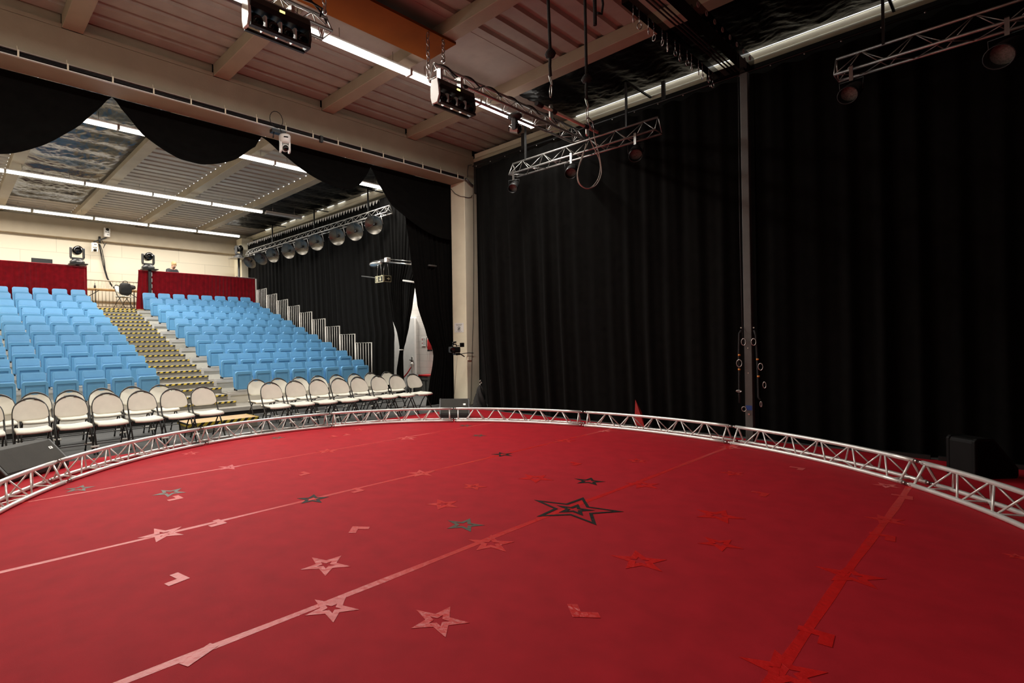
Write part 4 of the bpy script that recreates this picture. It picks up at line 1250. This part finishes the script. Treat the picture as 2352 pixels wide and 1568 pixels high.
# monitor screen seen above the left drape
t = thing('monitor', 'black screen seen above the left red velvet drape', 'monitor', (2.55, 20.85, 4.08), .05)
MB().bb(-.29, .29, -.02, .02, .12, .42).build('panel', 'black_metal', t, bevel=.006)
MB().bb(-.20, -.02, -.023, -.019, .16, .25).bb(.10, .23, -.023, -.019, .16, .24).build('label', 'badge', t)
MB().bb(-.03, .03, .02, .06, -.2, .3).bb(-.15, .15, -.1, .1, -.22, -.2).build('stand', 'black_metal', t)
for nm, x0, x1 in (('left', .2, 3.5), ('right', 5.7, 9.0)):
    t = thing('control_desk', 'black control desk hidden behind the %s red velvet drape' % nm, 'table', ((x0 + x1) / 2, 21.0 if nm == 'left' else 20.85, TOPZ))
    hw = (x1 - x0) / 2
    MB().bb(-hw, hw, -.32, .32, .90, .95).build('top', 'black_metal', t)
    for q in (-1, 1): MB().bb(q * (hw - .1) - .03, q * (hw - .1) + .03, -.3, .3, 0, .9).build('leg', 'black_metal', t)

# person working behind the right drape
def person(loc, rz, label):
    t = thing('person', label, 'person', loc, rz)
    t.scale = (1.06, 1.06, 1.06)
    def skin(name, vs, es, rs, m, parent, root=0, sub=2):
        me = bpy.data.meshes.new(name); me.from_pydata(vs, es, [])
        o = bpy.data.objects.new(name, me); C.objects.link(o); o.parent = parent
        me.materials.append(MATS[m])
        md = o.modifiers.new('skin', 'SKIN'); md.use_smooth_shade = True
        for i, r in enumerate(rs):
            sv = me.skin_vertices[0].data[i]; sv.radius = r if isinstance(r, tuple) else (r, r); sv.use_root = (i == root)
        sb = o.modifiers.new('sub', 'SUBSURF'); sb.levels = sub; sb.render_levels = sub
        return o
    # body, leaning a little forward with the head bowed (facing -y)
    vs = [(0, 0, .95), (0, -.01, 1.12), (0, -.05, 1.34), (0, -.09, 1.50), (0, -.135, 1.57), (0, -.19, 1.64), (0, -.215, 1.73),
          (-.17, -.09, 1.49), (-.25, -.16, 1.20), (-.20, -.38, 1.03), (.17, -.09, 1.49), (.25, -.16, 1.20), (.20, -.38, 1.03),
          (-.09, 0, .88), (-.10, -.02, .5), (-.10, .03, .08), (-.10, -.12, .04), (.09, 0, .88), (.10, -.02, .5), (.10, .03, .08), (.10, -.12, .04)]
    es = [(0, 1), (1, 2), (2, 3), (3, 4), (4, 5), (5, 6), (3, 7), (7, 8), (8, 9), (3, 10), (10, 11), (11, 12), (0, 13), (13, 14), (14, 15), (15, 16), (0, 17), (17, 18), (18, 19), (19, 20)]
    rs = [(.15, .11), (.14, .10), (.16, .11), (.12, .09), .055, (.085, .10), (.07, .085), .06, .045, .033, .06, .045, .033, .085, .058, .04, .035, .085, .058, .04, .035]
    body = skin('body', vs, es, rs, 'skin', t)
    vs = [(0, 0, .86), (0, -.01, 1.12), (0, -.05, 1.34), (0, -.085, 1.49), (0, -.12, 1.545), (-.17, -.09, 1.485), (-.25, -.16, 1.20), (-.215, -.32, 1.06), (.17, -.09, 1.485), (.25, -.16, 1.20), (.215, -.32, 1.06)]
    es = [(0, 1), (1, 2), (2, 3), (3, 4), (3, 5), (5, 6), (6, 7), (3, 8), (8, 9), (9, 10)]
    skin('jacket', vs, es, [(.19, .14), (.175, .13), (.19, .135), (.14, .11), .08, .078, .06, .045, .078, .06, .045], 'jacket', t)
    vs = [(0, 0, .93), (-.09, 0, .86), (-.10, -.02, .5), (-.10, .03, .09), (.09, 0, .86), (.10, -.02, .5), (.10, .03, .09)]
    skin('trousers', vs, [(0, 1), (1, 2), (2, 3), (0, 4), (4, 5), (5, 6)], [(.16, .12), .10, .07, .055, .10, .07, .055], 'trousers', t)
    # face and hair on the bowed head
    M_ = Matrix.Translation((0, -.21, 1.69)) @ Matrix.Rotation(.55, 4, 'X')
    b = MB(); b.M = M_; b.grid(lambda u, v: (.088 * cos(2 * pi * u) * sin(pi * .5 * v), .03 + .103 * sin(2 * pi * u) * sin(pi * .5 * v) , .0 + .125 * cos(pi * .5 * v) ** .8), 20, 8)
    b.build('hair', 'hair', body)
    b = MB(); b.M = M_; b.sphere((0, -.105, -.005), (.017, .024, .026), 8).sphere((-.088, .01, -.01), (.012, .02, .03), 8).sphere((.088, .01, -.01), (.012, .02, .03), 8)
    b.build('nose_and_ears', 'skin', body)
    b = MB(); b.M = M_; b.sphere((-.033, -.096, .03), (.012, .008, .007), 8).sphere((.033, -.096, .03), (.012, .008, .007), 8).sphere((0, -.092, -.05), (.026, .01, .007), 8)
    b.build('eyes_and_mouth', 'ink', body)
    for s_ in (-1, 1):
        b = MB()
        b.sphere((s_ * .19, -.425, 1.015), (.035, .05, .018), 10)
        for k in range(4):
            x = s_ * .19 + (k - 1.5) * .018
            b.tube([(x, -.455, 1.015), (x, -.505 - .008 * (1.5 - abs(k - 1.5)), 1.0), (x, -.525 - .01 * (1.5 - abs(k - 1.5)), .975)], [.009, .008, .006], 6)
        b.tube([(s_ * .19 - s_ * .03, -.41, 1.01), (s_ * .19 - s_ * .055, -.445, 1.0), (s_ * .19 - s_ * .055, -.475, .99)], [.011, .009, .007], 6)
        b.build('hand', 'skin', body)
    return t
person((6.76, 21.40, TOPZ), .25, 'person in a dark jacket bending over the desk behind the right velvet drape')

# ---------------------------------------------------------------- doorway side: signs, motor unit, extinguisher
def exit_sign(c, ang, down, label):
    t = thing('exit_sign', label, 'sign', c, ang, 'exit signs')
    MB().bb(-.175, .175, -.012, .012, -.09, .09).build('panel', 'sign_glow', t)
    MB().bb(-.160, .160, -.015, -.010, -.075, .075).build('field', 'sign_dark', t)
    y = -.018
    A = MB()
    if down:
        o = [(-.014, .055), (.014, .055), (.014, 0), (.045, 0), (0, -.058), (-.045, 0), (-.014, 0)]; sx = .055
    else:
        o = [(-.055, .014), (-.055, -.014), (0, -.014), (0, -.045), (.058, 0), (0, .045), (0, .014)]; sx = .07
    A.prism([(p + sx, q) for p, q in o], (0, y, 0), (1, 0, 0), (0, 0, 1), -.003)
    A.build('arrow', 'sign_glow', t)
    x0 = -.125 if down else -.14
    B = MB().prism([(x0, -.06), (x0 + .075, -.06), (x0 + .075, .06), (x0, .06)], (0, y + .002, 0), (1, 0, 0), (0, 0, 1), -.002)
    B.build('door_symbol', 'sign_glow', t)
    R_ = MB()
    cx = x0 + .036
    k = [(-.006, .052), (.006, .052), (.008, .042), (.0, .036)]
    R_.prism([(cx + .012 + .009 * cos(a_ * pi / 4), .040 + .009 * sin(a_ * pi / 4)) for a_ in range(8)], (0, y - .001, 0), (1, 0, 0), (0, 0, 1), -.002)
    for poly in ([(-.012, .028), (.014, .028), (.008, -.008), (-.010, -.008)], [(.008, -.004), (.020, -.024), (.014, -.048), (.006, -.048), (.010, -.026), (-.004, -.006)],
                 [(-.010, -.006), (-.004, -.020), (-.024, -.040), (-.030, -.034), (-.014, -.020)], [(.012, .026), (.030, .014), (.026, .008), (.010, .018)], [(-.012, .026), (-.026, .010), (-.020, .006), (-.008, .020)]):
        R_.prism([(cx + p, q) for p, q in poly], (0, y - .001, 0), (1, 0, 0), (0, 0, 1), -.002)
    R_.build('running_figure', 'sign_dark', t)
    MB().tube([(-.10, 0, .09), (-.06, 0, .42)], .004, 4).tube([(.10, 0, .09), (.06, 0, .42)], .004, 4).build('chain', 'steel', t)
    return t
p = onx(871.5, 641, 9.28)
exit_sign(p, radians(-90), True, 'exit sign with a downward arrow hanging in front of the right curtain')
p = ony(887, 639.5, 11.75)
exit_sign(p, 0, False, 'exit sign with a right arrow behind the one with the downward arrow')
a = onx(862, 604, 9.5)
t = thing('door_motor', 'silver motor unit with a long horizontal arm in front of the right curtain', 'motor', a)
def oa(px, py, x=9.5): return onx(px, py, x) - a
MB().grid(lambda u, v: tuple(Vector((.13 * cos(2 * pi * u) * sin(pi * v), -.05 + .30 * sin(2 * pi * u) * sin(pi * v) , -.02 + (.085 if cos(pi * v) > 0 else .11) * cos(pi * v)))), 20, 12).build('dome', 'steel', t)
MB().box(oa(882, 599), (.12, .26, .09)).build('housing', 'black_metal', t)
MB().box(oa(890, 597), (.15, .12, .13)).build('gear_box', 'white_plastic', t, bevel=.015)
MB().tube([oa(893, 595), oa(947, 600)], .010, 6).tube([oa(893, 602), oa(947, 607)], .022, 8).tube([oa(946, 599), oa(946, 608)], .022, 6).build('arm', 'steel', t)
for nm, q, x, rr_, m in (('lower left dark bar behind the exit signs', ((831, 634), (863, 638)), 9.7, .02, 'grey_metal'), ('short white bar right of the exit signs', ((926, 644), (953, 648)), 9.7, .028, 'white_plastic'), ('small grey bar high on the drawn curtain', ((984, 609), (1002, 611)), 9.3, .022, 'grey_metal')):
    pp = [onx(*r_, x) if x > 9.4 else ony(*r_, 9.53) for r_ in q]
    tag(MB().tube(pp, rr_, 6).build('curtain_bar', m), nm, 'bar')

t = thing('fire_extinguisher', 'red fire extinguisher on the corridor block wall', 'fire extinguisher', (11.36, 11.86, 1.30))
MB().lathe([(0, 0), (.07, 0), (.075, .02), (.075, .33), (.05, .39), (.02, .41), (0, .41)], (0, 0, 0), (0, 0, 1), 18).build('cylinder', 'red_paint', t)
MB().lathe([(.078, 0), (.078, .05)], (0, 0, 0), (0, 0, 1), 18).build('base_ring', 'black_metal', t)
MB().bb(-.02, .02, -.05, .05, .41, .46).tube([(0, .04, .44), (0, .13, .42), (0, .14, .2), (0, .1, .08)], .010, 6).build('valve_hose', 'black_metal', t)
t = thing('wall_notice', 'pale notice with red symbols on the corridor block wall', 'notice', (11.44, 12.22, 1.60))
MB().bb(-.004, 0, -.09, .09, -.14, .14).build('sheet', 'paper', t)
MB().bb(-.007, -.003, .04, .07, .04, .10).bb(-.007, -.003, .045, .07, -.07, -.03).build('symbol', 'red_paint', t)
b = MB()
for k in range(6): b.bb(-.006, -.003, -.07, .025, .10 - k * .038, .108 - k * .038)
b.build('text_lines', 'ink', t)
t = thing('barrier_post', 'chrome barrier post with a red rope in the doorway', 'barrier post', (10.76, 12.02, 0))
MB().lathe([(0, 0), (.16, 0), (.15, .02), (.03, .04), (.025, .06), (.025, .88), (.04, .90), (.045, .94), (.02, .98), (0, .98)], (0, 0, 0), (0, 0, 1), 18).build('post', 'lamp_body', t)
MB().tube([(0, .02, .86), (-.06, .14, .66), (-.10, .3, .50), (-.12, .55, .42), (-.1, .9, .50)], .02, 8).build('rope', 'red_paint', t)
t = thing('bench_box', 'dark box with black line pattern and a red top in the doorway', 'box', (11.2, 12.1, 0))
MB().bb(-.2, .22, -.55, .42, 0, .56).build('body', 'grey_metal', t)
b = MB()
for y0, y1, z0, z1 in ((-.5, .4, .52, .56), (.36, .42, .0, .56), (.08, .14, .02, .56), (-.20, .08, .26, .30), (-.20, -.15, .26, .45), (-.5, -.2, .41, .45), (-.45, -.4, .02, .41), (.2, .24, .05, .5)):
    b.bb(-.206, -.199, y0, y1, z0, z1)
b.build('line_pattern', 'black_metal', t)
MB().bb(-.21, .22, -.57, -.1, .56, .60).build('red_top', 'red_paint', t)

# notice on the column
t = thing('column_notice', 'white sheet with a crossed-out symbol on the cream column', 'notice', onx(1054.5, 752.5, 9.836))
t.rotation_euler = (0, 0, 0)
MB().bb(-.004, 0, -.155, .155, -.118, .118).build('sheet', 'paper', t)
b = MB()
b.tube([(-.005, .052 * cos(2 * pi * k / 20), -.025 + .052 * sin(2 * pi * k / 20)) for k in range(20)], .005, 4, True)
b.tube([(-.006, -.036, .012), (-.006, .036, -.062)], .005, 4)
b.bb(-.007, -.003, -.02, .02, -.05, -.012).bb(-.007, -.003, -.008, .012, -.012, .008)
b.build('crossed_symbol', 'ink', t)
b = MB()
for z_, h_ in ((.085, .11), (.068, .10), (.051, .08), (-.095, .10)): b.bb(-.0055, -.0035, -h_, h_, z_, z_ + .006)
b.build('text_lines', 'badge', t)

# camcorder on a bracket arm
t = thing('camcorder', 'black camcorder on a clamp arm at the cream column', 'camera', ony(1043, 803, 8.70))
MB().prism(rrect(.13, .14, .03, 3), (-.12, 0, -.07), (0, 1, 0), (0, 0, 1), .27).build('body', 'black_metal', t, bevel=.008)
MB().lathe([(0, 0), (.05, 0), (.055, .06), (.062, .12), (.055, .12), (0, .10)], (-.10, -.02, 0), (-.6, -.8, -.05), 16).build('lens_hood', 'glass_black', t)
MB().tube([(-.05, 0, .07), (-.04, 0, .12), (.06, 0, .13), (.09, 0, .08)], .014, 6).build('handle', 'black_metal', t)
MB().tube([(-.02, 0, .13), (-.05, -.05, .17)], .012, 6).tube([(-.10, -.06, .17), (.03, -.03, .18)], .02, 8).build('microphone', 'black_metal', t)
MB().box((.22, -.05, .11), (.18, .015, .10), Matrix.Rotation(.2, 3, 'Z')).tube([(.06, 0, .09), (.14, -.04, .10)], .008, 5).build('screen', 'black_metal', t)
MB().tube([(0, 0, -.07), (.10, .02, -.12), (.28, .06, -.11), (.34, .14, -.12), (.40, .21, -.12)], .018, 6).tube([(.18, .02, -.08), (.30, -.05, -.17)], .014, 6).box((.08, 0, -.1), (.14, .1, .05)).build('clamp_arm', 'black_metal', t)
MB().tube([(.40, .20, -.12), (.55, .2, -.10), (.72, .2, -.09), (.9, .2, -.10)], .009, 5).build('cable', 'rope_black', t)
tag(MB().bb(9.86, 9.985, 8.925, 8.948, 1.12, 1.21).build('cable_box', 'cream_paint'), 'cream plastic box on the column below the camcorder', 'box')
tag(MB().tube([onx(1050, 815, 9.82), onx(1047, 850, 9.825), onx(1043, 905, 9.825)], .005, 5).build('cable', 'rope_white'), 'thin pale cable hanging from the camcorder down the column', 'cable')

# rope bundle at the column foot
def fnb(u, v):
    z = .02 + .50 * v
    r = .12 * (1 - v) ** .6 + .025
    a_ = 2 * pi * u
    k = 1 + .25 * sin(5 * a_ + 9 * v)
    return (10.02 + .04 * v + r * k * cos(a_), 8.70 + r * k * sin(a_), z)
t = thing('rope_bundle', 'black coiled rope bundle hanging at the foot of the column by the curtain', 'rope', (0, 0, 0))
t.location = (0, 0, 0)
o = MB().grid(lambda u, v: tuple(Vector(fnb(u, v)) - Vector((.28, .22, 0))), 30, 14).build('coil', 'bag_black', t)
MB().tube([(9.78 + .035 * cos(k), 8.47 + .02 * sin(k * 1.7), .50 + .014 * k) for k in range(12)], .009, 5).build('cord', 'rope_white', t)
# small red cloth tip in front of the black curtain
b = MB().add([(9.36, 4.50, .50), (9.37, 4.53, .05), (9.40, 4.36, .02), (9.44, 4.42, .26), (9.42, 4.5, .03)], [(0, 1, 2), (0, 2, 3), (0, 3, 4), (0, 4, 1), (1, 4, 3, 2)])
tag(b.build('red_cloth', 'cone_red'), 'narrow red cloth tip against the foot of the black curtain', 'cloth')
